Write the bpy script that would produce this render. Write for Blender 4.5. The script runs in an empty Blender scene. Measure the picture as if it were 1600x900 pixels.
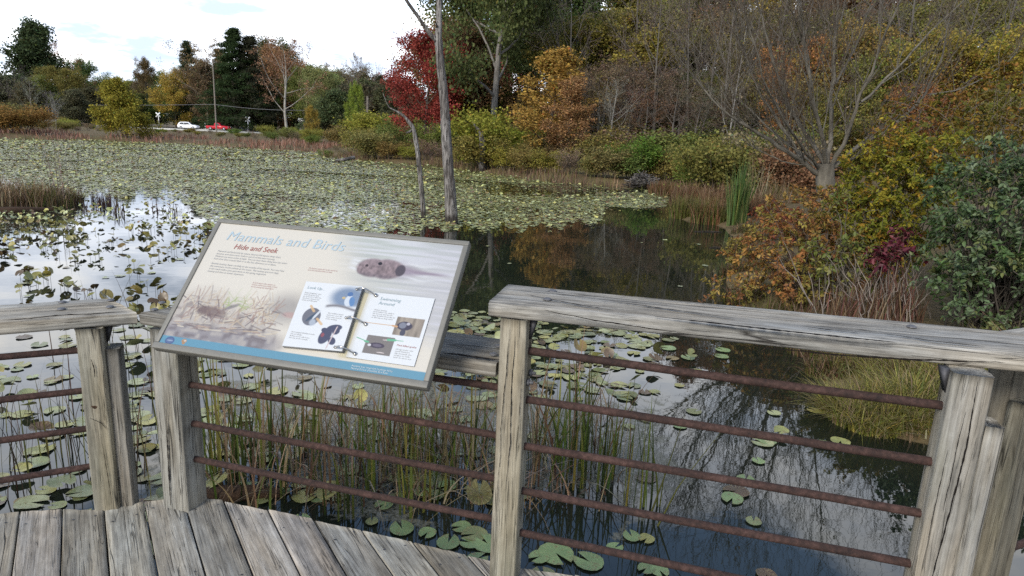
import bpy, math, random
import numpy as np
from mathutils import Matrix, Vector

random.seed(7)
RNG = np.random.default_rng(7)
scene = bpy.context.scene
COL = scene.collection
R = math.radians

# ------------------------------------------------------------------ camera
EYE = np.array([0.0, 0.0, 1.6])
FPX, PITCH, ROLL = 1030.0, R(12.85), R(2.5)      # focal length in pixels of a 1600 wide frame
_fw = np.array([0, math.cos(PITCH), -math.sin(PITCH)])
_rt0 = np.array([1.0, 0, 0]); _up0 = np.array([0, math.sin(PITCH), math.cos(PITCH)])
_up = _up0 * math.cos(ROLL) - _rt0 * math.sin(ROLL)
_rt = _rt0 * math.cos(ROLL) + _up0 * math.sin(ROLL)
WZ = -0.65                                         # water level (deck top is z = 0)

def ray(x, y):
    return _fw + _rt * ((x - 800) / FPX) - _up * ((y - 450) / FPX)
def at(x, y, z=WZ):
    d = ray(x, y); return EYE + d * ((z - EYE[2]) / d[2])
def atd(x, y, Y):
    d = ray(x, y); return EYE + d * (Y / d[1])
def px(P):
    d = np.asarray(P, float) - EYE
    z = d @ _fw
    return 800 + FPX * (d @ _rt) / z, 450 - FPX * (d @ _up) / z

cd = bpy.data.cameras.new("camera"); cam = bpy.data.objects.new("camera", cd); COL.objects.link(cam)
cd.sensor_width = 36; cd.lens = FPX / 1600 * 36; cd.clip_end = 4000; cd.clip_start = 0.05
m = Matrix.Identity(4)
for i in range(3):
    m[i][0] = _rt[i]; m[i][1] = _up[i]; m[i][2] = -_fw[i]; m[i][3] = EYE[i]
cam.matrix_world = m
scene.camera = cam

# ------------------------------------------------------------------ node helper
def newmat(name):
    m = bpy.data.materials.new(name); m.use_nodes = True
    nt = m.node_tree; nt.nodes.clear()
    return m, nt
def N(nt, kind, **kw):
    n = nt.nodes.new(kind)
    for k, v in kw.items():
        if k in n.inputs: n.inputs[k].default_value = v
        else: setattr(n, k, v)
    return n
def L(nt, a, b): nt.links.new(a, b)
def ramp(nt, fac, stops):
    r = nt.nodes.new("ShaderNodeValToRGB"); e = r.color_ramp.elements
    e[0].position, e[0].color = stops[0][0], (*stops[0][1], 1)
    e[1].position, e[1].color = stops[-1][0], (*stops[-1][1], 1)
    for p, c in stops[1:-1]:
        x = e.new(p); x.color = (*c, 1)
    L(nt, fac, r.inputs[0]); return r.outputs[0]
def noise(nt, vec, scale, detail=4, rough=0.55, dist=0.0):
    n = N(nt, "ShaderNodeTexNoise", Scale=scale, Detail=detail, Roughness=rough, Distortion=dist)
    if vec is not None: L(nt, vec, n.inputs["Vector"])
    return n.outputs["Fac"]
def mapping(nt, vec, scale, loc=(0, 0, 0)):
    n = N(nt, "ShaderNodeMapping"); n.inputs["Scale"].default_value = scale; n.inputs["Location"].default_value = loc
    L(nt, vec, n.inputs["Vector"]); return n.outputs[0]
def math_(nt, op, a, b=None, c=None, clamp=False):
    n = nt.nodes.new("ShaderNodeMath"); n.operation = op; n.use_clamp = clamp
    for i, v in enumerate((a, b, c)):
        if v is None: continue
        if isinstance(v, (int, float)): n.inputs[i].default_value = v
        else: L(nt, v, n.inputs[i])
    return n.outputs[0]
def mix(nt, fac, a, b, blend='MIX'):
    n = nt.nodes.new("ShaderNodeMix"); n.data_type = 'RGBA'; n.blend_type = blend
    for s, v in ((n.inputs[0], fac), (n.inputs[6], a), (n.inputs[7], b)):
        if isinstance(v, (int, float)): s.default_value = v
        elif isinstance(v, tuple): s.default_value = (*v, 1)
        else: L(nt, v, s)
    return n.outputs[2]
def principled(nt, color=None, rough=0.6, spec=0.5, bump=None, bstr=0.3, bdist=0.01, metal=0.0):
    b = N(nt, "ShaderNodeBsdfPrincipled"); o = N(nt, "ShaderNodeOutputMaterial")
    if isinstance(color, tuple): b.inputs["Base Color"].default_value = (*color, 1)
    elif color is not None: L(nt, color, b.inputs["Base Color"])
    if isinstance(rough, (int, float)): b.inputs["Roughness"].default_value = rough
    else: L(nt, rough, b.inputs["Roughness"])
    b.inputs["Specular IOR Level"].default_value = spec; b.inputs["Metallic"].default_value = metal
    if bump is not None:
        bp = N(nt, "ShaderNodeBump", Strength=bstr, Distance=bdist); L(nt, bump, bp.inputs["Height"])
        L(nt, bp.outputs[0], b.inputs["Normal"])
    L(nt, b.outputs[0], o.inputs[0]); return b
def attr(nt, name):
    n = nt.nodes.new("ShaderNodeAttribute"); n.attribute_name = name; return n

# ------------------------------------------------------------------ world and sun
SUN_EL, SUN_AZ = R(33), R(212)      # compass azimuth from +Y clockwise: behind the camera and to the left
w = bpy.data.worlds.new("World"); scene.world = w; w.use_nodes = True
nt = w.node_tree; nt.nodes.clear()
sky = N(nt, "ShaderNodeTexSky"); sky.sky_type = 'NISHITA'; sky.sun_disc = False
sky.sun_elevation = SUN_EL; sky.sun_rotation = SUN_AZ; sky.air_density = 1.0; sky.dust_density = 0.4
bg1 = N(nt, "ShaderNodeBackground", Strength=0.15); L(nt, sky.outputs[0], bg1.inputs[0])
tc = N(nt, "ShaderNodeTexCoord"); sp = N(nt, "ShaderNodeSeparateXYZ"); L(nt, tc.outputs["Generated"], sp.inputs[0])
zc = math_(nt, 'ADD', math_(nt, 'MAXIMUM', sp.outputs[2], 0.0), 0.16)
cb = N(nt, "ShaderNodeCombineXYZ")
L(nt, math_(nt, 'DIVIDE', sp.outputs[0], zc), cb.inputs[0]); L(nt, math_(nt, 'DIVIDE', sp.outputs[1], zc), cb.inputs[1])
n1 = noise(nt, mapping(nt, cb.outputs[0], (1, 1, 1), (3.1, 1.7, 0)), 0.85, 9, 0.56)
n2 = noise(nt, mapping(nt, cb.outputs[0], (1, 1, 1), (9.1, 4.7, 2)), 1.9, 7, 0.6)
# cover falls with height: white cloud low down, blue gaps overhead
hi = N(nt, "ShaderNodeMapRange"); hi.interpolation_type = 'SMOOTHSTEP'; hi.inputs["From Min"].default_value = 0.40; hi.inputs["From Max"].default_value = 0.60; L(nt, sp.outputs[2], hi.inputs["Value"])
cover = math_(nt, 'SUBTRACT', math_(nt, 'ADD', n1, 0.16), math_(nt, 'MULTIPLY', hi.outputs[0], 0.24))
mask = N(nt, "ShaderNodeMapRange"); mask.interpolation_type = 'SMOOTHSTEP'
mask.inputs["From Min"].default_value = 0.50; mask.inputs["From Max"].default_value = 0.63
L(nt, cover, mask.inputs["Value"])
ccol = ramp(nt, n2, [(0.36, (0.34, 0.40, 0.50)), (0.5, (0.70, 0.75, 0.84)), (0.66, (1, 0.985, 0.955))])
bg2 = N(nt, "ShaderNodeBackground", Strength=1.28); L(nt, ccol, bg2.inputs[0])
ms = N(nt, "ShaderNodeMixShader"); L(nt, mask.outputs[0], ms.inputs[0]); L(nt, bg1.outputs[0], ms.inputs[1]); L(nt, bg2.outputs[0], ms.inputs[2])
ow = N(nt, "ShaderNodeOutputWorld"); L(nt, ms.outputs[0], ow.inputs[0])
sd = bpy.data.lights.new("sun", 'SUN'); sd.energy = 2.0; sd.angle = R(18); sd.color = (1, 0.93, 0.82)
so = bpy.data.objects.new("sun", sd); COL.objects.link(so)
sdir = Vector((math.sin(SUN_AZ) * math.cos(SUN_EL), math.cos(SUN_AZ) * math.cos(SUN_EL), math.sin(SUN_EL)))
so.rotation_euler = sdir.to_track_quat('Z', 'Y').to_euler(); so.location = (-20, -30, 40)
vs = scene.view_settings; vs.view_transform = 'Standard'; vs.look = 'None'; vs.gamma = 1; vs.exposure = 0.95; vs.use_curve_mapping = False
scene.cycles.max_bounces = 6; scene.cycles.diffuse_bounces = 4; scene.cycles.glossy_bounces = 3
scene.cycles.transmission_bounces = 2; scene.cycles.transparent_max_bounces = 4
scene.cycles.use_denoising = False
scene.cycles.sample_clamp_indirect = 6

# ------------------------------------------------------------------ mesh helpers
def put(name, me, parent=None, loc=(0, 0, 0)):
    o = bpy.data.objects.new(name, me); COL.objects.link(o)
    if parent is not None: o.parent = parent
    o.location = loc
    return o
def tag(o, label=None, cat=None, group=None, kind=None):
    if label: o['label'] = label
    if cat: o['category'] = cat
    if group: o['group'] = group
    if kind: o['kind'] = kind
    return o
def empty(name, loc, label, cat, group=None):
    o = bpy.data.objects.new(name, None); COL.objects.link(o); o.location = loc; o.empty_display_size = 0.2
    return tag(o, label, cat, group)
def mkmesh(name, V, F, mats=None, attrs=None, smooth=False, fmat=None):
    """V (n,3); F list of int arrays (m,k); attrs {name: (kind, array)} on points"""
    me = bpy.data.meshes.new(name)
    V = np.ascontiguousarray(V, np.float32)
    F = [np.asarray(f, np.int32) for f in F if len(f)]
    nl = sum(f.size for f in F); nf = sum(len(f) for f in F)
    me.vertices.add(len(V)); me.vertices.foreach_set("co", V.ravel())
    me.loops.add(nl); me.polygons.add(nf)
    me.loops.foreach_set("vertex_index", np.concatenate([f.ravel() for f in F]))
    sizes = np.concatenate([np.full(len(f), f.shape[1], np.int32) for f in F])
    starts = np.concatenate([[0], np.cumsum(sizes)[:-1]]).astype(np.int32)
    me.polygons.foreach_set("loop_start", starts); me.polygons.foreach_set("loop_total", sizes)
    if smooth: me.polygons.foreach_set("use_smooth", np.ones(nf, bool))
    if fmat is not None: me.polygons.foreach_set("material_index", np.asarray(fmat, np.int32))
    for mt in (mats or []): me.materials.append(mt)
    for k, (kind, arr) in (attrs or {}).items():
        a = me.attributes.new(k, kind, 'POINT')
        if kind == 'FLOAT_COLOR':
            arr = np.asarray(arr, np.float32)
            if arr.shape[1] == 3: arr = np.hstack([arr, np.ones((len(arr), 1), np.float32)])
            a.data.foreach_set("color", np.ascontiguousarray(arr, np.float32).ravel())
        elif kind == 'FLOAT_VECTOR': a.data.foreach_set("vector", np.ascontiguousarray(arr, np.float32).ravel())
        else: a.data.foreach_set("value", np.ascontiguousarray(arr, np.float32).ravel())
    me.update(); me.validate(clean_customdata=False)
    return me
def unit(v):
    v = np.asarray(v, float); return v / (np.linalg.norm(v, axis=-1, keepdims=True) + 1e-12)

class Geo:
    """collects pieces into one mesh"""
    def __init__(s): s.V = []; s.F = []; s.n = 0; s.A = {}
    def add(s, V, F, **at_):
        V = np.asarray(V, float)
        for f in F:
            if len(f): s.F.append(np.asarray(f, int) + s.n)
        s.V.append(V); s.n += len(V)
        for k, a in at_.items(): s.A.setdefault(k, []).append(np.broadcast_to(np.asarray(a, float), (len(V), np.shape(a)[-1])))
    def mesh(s, name, mats, smooth=False, origin=None, kinds=None):
        V = np.vstack(s.V)
        if origin is not None: V = V - np.asarray(origin)
        by = {}
        for f in s.F: by.setdefault(f.shape[1], []).append(f)
        at_ = {k: ((kinds or {}).get(k, 'FLOAT_COLOR'), np.vstack(a)) for k, a in s.A.items()}
        return mkmesh(name, V, [np.vstack(f) for f in by.values()], mats, at_, smooth)

def boxVF(c, s, Rm=None):
    c = np.asarray(c, float); s = np.asarray(s, float) / 2
    q = np.array([[x, y, z] for x in (-1, 1) for y in (-1, 1) for z in (-1, 1)], float) * s
    if Rm is not None: q = q @ np.asarray(Rm).T
    return q + c, [np.array([[0, 1, 3, 2], [4, 6, 7, 5], [0, 4, 5, 1], [2, 3, 7, 6], [0, 2, 6, 4], [1, 5, 7, 3]])]
def tubes(polys, sides):
    """polys: list of (P (n,3), r (n)) -> V, [quads]"""
    by = {}
    for P, r in polys: by.setdefault(len(P), []).append((P, r))
    Vs, Fs, n0 = [], [], 0
    ang = np.linspace(0, 2 * np.pi, sides, endpoint=False); ca, sa = np.cos(ang), np.sin(ang)
    for n, lst in by.items():
        P = np.array([a for a, _ in lst], float); r = np.array([b for _, b in lst], float); B = len(P)
        T = np.gradient(P, axis=1); T = unit(T)
        D = unit(P[:, -1] - P[:, 0])
        ref = np.where(np.abs(D[:, 2:3]) < 0.8, np.array([[0, 0, 1.0]]), np.array([[1.0, 0, 0]]))[:, None, :]
        X = unit(np.cross(np.broadcast_to(ref, T.shape), T)); Y = np.cross(T, X)
        ring = P[:, :, None, :] + r[:, :, None, None] * (X[:, :, None, :] * ca[None, None, :, None] + Y[:, :, None, :] * sa[None, None, :, None])
        idx = (np.arange(B * n * sides).reshape(B, n, sides)) + n0
        nx = np.roll(idx, -1, axis=2)
        q = np.stack([idx[:, :-1], nx[:, :-1], nx[:, 1:], idx[:, 1:]], axis=-1).reshape(-1, 4)
        Vs.append(ring.reshape(-1, 3)); Fs.append(q); n0 += B * n * sides
    return np.vstack(Vs), [np.vstack(Fs)]
def capped_tube(A, B, r, sides=12, r2=None):
    V, F = tubes([(np.array([A, B], float), np.array([r, r if r2 is None else r2]))], sides)
    return V, F + [np.array([list(range(sides))[::-1]]), np.array([list(range(sides, 2 * sides))])]
def pxline(pts, D):   # picture points -> points standing at about depth D
    return np.array([atd(x, y, D + dd) for x, y, dd in pts])
def resample(P, r, n):
    P = np.asarray(P); s = np.concatenate([[0], np.cumsum(np.linalg.norm(np.diff(P, axis=0), axis=1))]); t = np.linspace(0, s[-1], n)
    return np.stack([np.interp(t, s, P[:, i]) for i in range(3)], 1), np.interp(t, s, r)
# ------------------------------------------------------------------ materials
def mat_wood(name, dark, mid, light, green=0.0):
    m, nt = newmat(name)
    a = attr(nt, "gco").outputs["Vector"]
    oi = N(nt, "ShaderNodeObjectInfo")
    fine = noise(nt, mapping(nt, a, (5.5, 150, 150)), 1.0, 4, 0.65)
    med = noise(nt, mapping(nt, a, (1.5, 42, 42)), 1.0, 5, 0.6, 0.5)
    big = noise(nt, mapping(nt, a, (2.6, 7, 7)), 1.0, 5, 0.65)
    blot = noise(nt, mapping(nt, a, (9, 26, 26)), 1.0, 6, 0.7)
    v = math_(nt, 'ADD', math_(nt, 'MULTIPLY', fine, 0.30), math_(nt, 'ADD', math_(nt, 'MULTIPLY', med, 0.34), math_(nt, 'ADD', math_(nt, 'MULTIPLY', big, 0.24), math_(nt, 'MULTIPLY', blot, 0.22))))
    c = ramp(nt, v, [(0.38, dark), (0.53, mid), (0.70, light)])
    # warm / cool drift along the timber
    c = mix(nt, math_(nt, 'MULTIPLY', noise(nt, mapping(nt, a, (1.1, 9, 9), (5, 2, 1)), 1.0, 3), 0.55), c, (0.26, 0.235, 0.18), 'MULTIPLY') if False else c
    warm = ramp(nt, noise(nt, mapping(nt, a, (1.3, 10, 10), (5, 2, 1)), 1.0, 3), [(0.35, (0.94, 0.98, 1.03)), (0.65, (1.06, 1.0, 0.91))])
    c = mix(nt, 1.0, c, warm, 'MULTIPLY')
    # long drying checks: contour lines of a stretched noise, in patches
    ck = noise(nt, mapping(nt, a, (0.75, 21, 21), (1, 7, 3)), 1.0, 2, 0.45, 0.25)
    line = math_(nt, 'SUBTRACT', 1.0, math_(nt, 'MULTIPLY', math_(nt, 'ABSOLUTE', math_(nt, 'SUBTRACT', ck, 0.5)), 62), clamp=True)
    gate = N(nt, "ShaderNodeMapRange"); gate.inputs["From Min"].default_value = 0.5; gate.inputs["From Max"].default_value = 0.6
    L(nt, noise(nt, mapping(nt, a, (1.6, 14, 14), (2, 2, 9)), 1.0, 2), gate.inputs["Value"])
    line = math_(nt, 'MULTIPLY', line, gate.outputs[0])
    c = mix(nt, line, c, (0.03, 0.027, 0.024))
    ck2 = noise(nt, mapping(nt, a, (2.4, 62, 62), (4, 1, 8)), 1.0, 2, 0.5, 0.3)
    line2 = math_(nt, 'SUBTRACT', 1.0, math_(nt, 'MULTIPLY', math_(nt, 'ABSOLUTE', math_(nt, 'SUBTRACT', ck2, 0.5)), 40), clamp=True)
    gate2 = N(nt, "ShaderNodeMapRange"); gate2.inputs["From Min"].default_value = 0.48; gate2.inputs["From Max"].default_value = 0.6
    L(nt, noise(nt, mapping(nt, a, (3.5, 20, 20), (7, 3, 2)), 1.0, 3), gate2.inputs["Value"])
    line2 = math_(nt, 'MULTIPLY', math_(nt, 'MULTIPLY', line2, gate2.outputs[0]), 0.75)
    c = mix(nt, line2, c, (0.035, 0.032, 0.028)); line = math_(nt, 'MAXIMUM', line, line2)
    # knots: stretched cells with a dark eye
    vk = N(nt, "ShaderNodeTexVoronoi", Scale=1.0, Randomness=1.0); L(nt, mapping(nt, a, (2.6, 7.5, 7.5), (3, 3, 3)), vk.inputs["Vector"])
    kn = math_(nt, 'SUBTRACT', 1.0, math_(nt, 'MULTIPLY', vk.outputs["Distance"], 9.0), clamp=True)
    c = mix(nt, math_(nt, 'MULTIPLY', kn, 0.85), c, (0.05, 0.04, 0.03))
    t = attr(nt, "tint").outputs["Color"]
    c = mix(nt, 1.0, c, t, 'MULTIPLY')
    if green:
        g = N(nt, "ShaderNodeMapRange"); g.inputs["From Min"].default_value = 0.52; g.inputs["From Max"].default_value = 0.75
        L(nt, noise(nt, mapping(nt, a, (1.5, 5, 5), (8, 1, 4)), 1.0, 3), g.inputs["Value"])
        c = mix(nt, math_(nt, 'MULTIPLY', g.outputs[0], green), c, (0.13, 0.13, 0.055))
    h = math_(nt, 'SUBTRACT', math_(nt, 'ADD', math_(nt, 'MULTIPLY', fine, 0.5), med), math_(nt, 'MULTIPLY', line, 1.6))
    principled(nt, c, 0.86, 0.22, h, 0.75, 0.004)
    return m
M = {}
M['wood'] = mat_wood("weathered_rail_wood", (0.045, 0.042, 0.038), (0.200, 0.187, 0.163), (0.40, 0.383, 0.342))
M['post'] = mat_wood("weathered_post_wood", (0.058, 0.056, 0.050), (0.200, 0.187, 0.162), (0.37, 0.355, 0.318), 0.25)
M['deck'] = mat_wood("weathered_deck_wood", (0.034, 0.032, 0.030), (0.192, 0.180, 0.162), (0.40, 0.385, 0.355))

def simple(name, col, rough=0.6, spec=0.5, nscale=0, namp=0.25, metal=0.0, bstr=0.0, bdist=0.003):
    m, nt = newmat(name)
    c = col; bump = None
    if nscale:
        tcn = N(nt, "ShaderNodeTexCoord")
        n = noise(nt, tcn.outputs["Object"], nscale, 5, 0.6)
        lo = tuple(x * (1 - namp) for x in col); hi = tuple(min(1, x * (1 + namp)) for x in col)
        c = ramp(nt, n, [(0.35, lo), (0.65, hi)]); bump = n if bstr else None
    principled(nt, c, rough, spec, bump, bstr, bdist, metal)
    return m
# rusted pipe
m, nt = newmat("rusted_iron"); tcn = N(nt, "ShaderNodeTexCoord")
n1 = noise(nt, tcn.outputs["Object"], 55, 6, 0.7); n2 = noise(nt, tcn.outputs["Object"], 7, 4, 0.6)
c = ramp(nt, math_(nt, 'ADD', math_(nt, 'MULTIPLY', n1, 0.6), math_(nt, 'MULTIPLY', n2, 0.4)), [(0.36, (0.015, 0.009, 0.008)), (0.5, (0.036, 0.019, 0.015)), (0.64, (0.072, 0.039, 0.032))])
principled(nt, c, 0.85, 0.3, n1, 0.8, 0.004); M['rust'] = m
M['galv'] = simple("galvanised_steel", (0.10, 0.10, 0.105), 0.6, 0.4, 60, 0.3, 0.3)
M['darksteel'] = simple("dark_bracket_steel", (0.05, 0.05, 0.055), 0.6, 0.4, 60, 0.3, 0.3)
M['frame'] = simple("sign_frame_paint", (0.135, 0.13, 0.112), 0.5, 0.4, 40, 0.06)
M['chrome'] = simple("ring_steel", (0.45, 0.43, 0.40), 0.25, 0.5, 90, 0.3, 1.0)
M['crack'] = simple("dark_split", (0.012, 0.010, 0.009), 0.95, 0.05)
M['knot'] = simple("dark_knot_wood", (0.05, 0.03, 0.018), 0.9, 0.2, 120, 0.6, 0, 0.6)
# printed panel
m, nt = newmat("printed_panel"); principled(nt, attr(nt, "col").outputs["Color"], 0.32, 0.4); M['print'] = m
def ink(name, col):
    m, nt = newmat(name); principled(nt, tuple(v * 0.55 for v in col), 0.35, 0.35); return m
M['ink_blue'] = ink("ink_pale_blue", (0.50, 0.63, 0.70)); M['ink_red'] = ink("ink_red", (0.42, 0.13, 0.11))
M['ink_grey'] = ink("ink_grey", (0.52, 0.52, 0.505)); M['ink_teal'] = ink("ink_teal", (0.30, 0.42, 0.46)); M['ink_white'] = ink("ink_white", (0.72, 0.8, 0.82))
M['ink_rose'] = ink("ink_rose", (0.66, 0.42, 0.38)); M['page_edge'] = ink("page_edge_grey", (0.26, 0.26, 0.26))
# foliage: colour attribute per leaf times the object's own colour
def mat_leaf(name, rough=0.5, spec=0.35, trans=0.28, sat=1.0):
    m, nt = newmat(name)
    oi = N(nt, "ShaderNodeObjectInfo")
    c = mix(nt, 1.0, attr(nt, "col").outputs["Color"], oi.outputs["Color"], 'MULTIPLY')
    b = N(nt, "ShaderNodeBsdfPrincipled"); L(nt, c, b.inputs["Base Color"]); b.inputs["Roughness"].default_value = rough; b.inputs["Specular IOR Level"].default_value = spec
    o = N(nt, "ShaderNodeOutputMaterial")
    if trans:
        t = N(nt, "ShaderNodeBsdfTranslucent"); L(nt, c, t.inputs[0])
        ms = N(nt, "ShaderNodeMixShader"); ms.inputs[0].default_value = trans
        L(nt, b.outputs[0], ms.inputs[1]); L(nt, t.outputs[0], ms.inputs[2]); L(nt, ms.outputs[0], o.inputs[0])
    else: L(nt, b.outputs[0], o.inputs[0])
    return m
M['leaf'] = mat_leaf("tree_leaf", 0.65, 0.1, 0.38)
M['gloss_leaf'] = mat_leaf("glossy_shrub_leaf", 0.5, 0.28, 0.22)
M['blade'] = mat_leaf("grass_blade", 0.55, 0.25, 0.25)
M['pad'] = mat_leaf("lily_pad_leaf", 0.42, 0.5, 0.0)
nt = M['pad'].node_tree; bs = next(n for n in nt.nodes if n.type == 'BSDF_PRINCIPLED'); src = bs.inputs["Base Color"].links[0].from_socket
gp_ = N(nt, "ShaderNodeNewGeometry"); sp1 = noise(nt, gp_.outputs["Position"], 38, 5, 0.7); sp2 = noise(nt, gp_.outputs["Position"], 9, 3, 0.6)
spot = ramp(nt, sp1, [(0.56, (0, 0, 0)), (0.64, (0.8, 0.8, 0.8))]); tone = ramp(nt, sp2, [(0.3, (0.72, 0.78, 0.75)), (0.7, (1.25, 1.2, 1.1))])
plv = N(nt, "ShaderNodeSeparateXYZ"); L(nt, attr(nt, "pl").outputs["Vector"], plv.inputs[0])
ang_ = math_(nt, 'ARCTAN2', plv.outputs[1], plv.outputs[0]); rad_ = math_(nt, 'SQRT', math_(nt, 'ADD', math_(nt, 'MULTIPLY', plv.outputs[0], plv.outputs[0]), math_(nt, 'MULTIPLY', plv.outputs[1], plv.outputs[1])))
vein = math_(nt, 'POWER', math_(nt, 'ABSOLUTE', math_(nt, 'COSINE', math_(nt, 'MULTIPLY', ang_, 8))), 26)
base_ = mix(nt, spot, mix(nt, 1.0, src, tone, 'MULTIPLY'), (0.16, 0.115, 0.05))
base_ = mix(nt, math_(nt, 'MULTIPLY', vein, 0.35), base_, (0.30, 0.30, 0.13))
rim_ = N(nt, "ShaderNodeMapRange"); rim_.inputs["From Min"].default_value = 0.80; rim_.inputs["From Max"].default_value = 1.0; L(nt, math_(nt, 'ADD', rad_, math_(nt, 'MULTIPLY', sp1, 0.12)), rim_.inputs["Value"])
L(nt, mix(nt, math_(nt, 'MULTIPLY', rim_.outputs[0], 0.55), base_, (0.15, 0.12, 0.045)), bs.inputs["Base Color"])
# bark, tinted by the object's colour
m, nt = newmat("bark"); tcn = N(nt, "ShaderNodeTexCoord"); oi = N(nt, "ShaderNodeObjectInfo")
n1 = noise(nt, mapping(nt, tcn.outputs["Object"], (9, 9, 2.2)), 1.0, 6, 0.65); n2 = noise(nt, tcn.outputs["Object"], 1.7, 4)
c = ramp(nt, math_(nt, 'ADD', math_(nt, 'MULTIPLY', n1, 0.65), math_(nt, 'MULTIPLY', n2, 0.35)), [(0.33, (0.45, 0.43, 0.4)), (0.5, (0.95, 0.95, 0.95)), (0.66, (1.5, 1.48, 1.42))])
c = mix(nt, 1.0, c, oi.outputs["Color"], 'MULTIPLY'); principled(nt, c, 0.9, 0.2, n1, 0.8, 0.03); M['bark'] = m
# silvery dead wood
m, nt = newmat("dead_wood"); tcn = N(nt, "ShaderNodeTexCoord")
n1 = noise(nt, mapping(nt, tcn.outputs["Object"], (26, 26, 2.0)), 1.0, 5, 0.6, 0.4); n2 = noise(nt, mapping(nt, tcn.outputs["Object"], (3, 3, 0.9)), 1.0, 4, 0.65)
c = ramp(nt, math_(nt, 'ADD', math_(nt, 'MULTIPLY', n1, 0.5), math_(nt, 'MULTIPLY', n2, 0.5)), [(0.38, (0.045, 0.038, 0.033)), (0.5, (0.145, 0.133, 0.122)), (0.62, (0.27, 0.255, 0.24))])
sz = N(nt, "ShaderNodeSeparateXYZ"); L(nt, tcn.outputs["Object"], sz.inputs[0])
wl_ = N(nt, "ShaderNodeMapRange"); wl_.inputs["From Min"].default_value = 0.34; wl_.inputs["From Max"].default_value = 0.22   # waterline stain
L(nt, math_(nt, 'ADD', sz.outputs[2], math_(nt, 'MULTIPLY', n1, 0.12)), wl_.inputs["Value"])
c = mix(nt, math_(nt, 'MULTIPLY', wl_.outputs[0], 0.85), c, (0.028, 0.022, 0.017))
fis = math_(nt, 'SUBTRACT', 1.0, math_(nt, 'MULTIPLY', math_(nt, 'ABSOLUTE', math_(nt, 'SUBTRACT', noise(nt, mapping(nt, tcn.outputs["Object"], (17, 17, 1.3), (3, 1, 0)), 1.0, 3, 0.5, 0.5), 0.5)), 30), clamp=True)
c = mix(nt, math_(nt, 'MULTIPLY', fis, 0.7), c, (0.04, 0.034, 0.03))
principled(nt, c, 0.88, 0.2, math_(nt, 'SUBTRACT', n1, fis), 1.0, 0.03); M['dead'] = m
# ground
m, nt = newmat("bank_soil_and_litter"); tcn = N(nt, "ShaderNodeTexCoord")
n1 = noise(nt, tcn.outputs["Object"], 0.35, 6, 0.65); n2 = noise(nt, tcn.outputs["Object"], 9, 6, 0.7)
c = ramp(nt, n1, [(0.3, (0.07, 0.062, 0.03)), (0.5, (0.12, 0.092, 0.052)), (0.7, (0.095, 0.095, 0.038))])
c = mix(nt, 1.0, c, ramp(nt, n2, [(0.3, (0.5, 0.5, 0.5)), (0.7, (1.5, 1.4, 1.3))]), 'MULTIPLY')
principled(nt, c, 0.95, 0.1, n2, 0.8, 0.05); M['ground'] = m
M['road'] = simple("pale_concrete_road", (0.40, 0.39, 0.35), 0.9, 0.2, 0.5, 0.12)
M['ballast'] = simple("rail_ballast", (0.17, 0.16, 0.15), 0.95, 0.1, 1.5, 0.3)
# water with faint ripples and floating scum near the boardwalk
m, nt = newmat("pond_water"); g = N(nt, "ShaderNodeNewGeometry"); P_ = g.outputs["Position"]
rip = math_(nt, 'ADD', noise(nt, mapping(nt, P_, (1.0, 1.6, 1)), 1.6, 3, 0.5), math_(nt, 'MULTIPLY', noise(nt, mapping(nt, P_, (1, 1.5, 1)), 7, 2, 0.5), 0.22))
bp = N(nt, "ShaderNodeBump", Strength=0.05, Distance=0.02); L(nt, rip, bp.inputs["Height"])
wb = N(nt, "ShaderNodeBsdfPrincipled"); wb.inputs["Base Color"].default_value = (0.010, 0.013, 0.009, 1); wb.inputs["Roughness"].default_value = 0.015
wb.inputs["IOR"].default_value = 1.55; L(nt, bp.outputs[0], wb.inputs["Normal"])
sc = N(nt, "ShaderNodeBsdfPrincipled"); sc.inputs["Roughness"].default_value = 0.75; sc.inputs["Specular IOR Level"].default_value = 0.2
sn = noise(nt, P_, 26, 6, 0.75)
L(nt, ramp(nt, sn, [(0.32, (0.05, 0.048, 0.032)), (0.5, (0.11, 0.105, 0.075)), (0.68, (0.22, 0.21, 0.17))]), sc.inputs["Base Color"])
# where the scum floats: patches around the reed bed in front of the middle railing
dv = N(nt, "ShaderNodeVectorMath"); dv.operation = 'DISTANCE'; L(nt, mapping(nt, P_, (0.62, 1.0, 0.0)), dv.inputs[0]); dv.inputs[1].default_value = (-0.35, 4.75, 0)
near = N(nt, "ShaderNodeMapRange"); near.inputs["From Min"].default_value = 1.9; near.inputs["From Max"].default_value = 0.4; L(nt, dv.outputs["Value"], near.inputs["Value"])
f = math_(nt, 'ADD', noise(nt, P_, 1.5, 6, 0.68, 0.4), math_(nt, 'MULTIPLY', near.outputs[0], 0.33))
fm = N(nt, "ShaderNodeMapRange"); fm.inputs["From Min"].default_value = 0.68; fm.inputs["From Max"].default_value = 0.72; L(nt, f, fm.inputs["Value"])
fm2 = math_(nt, 'MULTIPLY', fm.outputs[0], math_(nt, 'MINIMUM', 1.0, math_(nt, 'MULTIPLY', math_(nt, 'GREATER_THAN', sn, 0.44), 0.8)))
mx = N(nt, "ShaderNodeMixShader"); L(nt, fm2, mx.inputs[0]); L(nt, wb.outputs[0], mx.inputs[1]); L(nt, sc.outputs[0], mx.inputs[2])
o = N(nt, "ShaderNodeOutputMaterial"); L(nt, mx.outputs[0], o.inputs[0]); M['water'] = m
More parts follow.
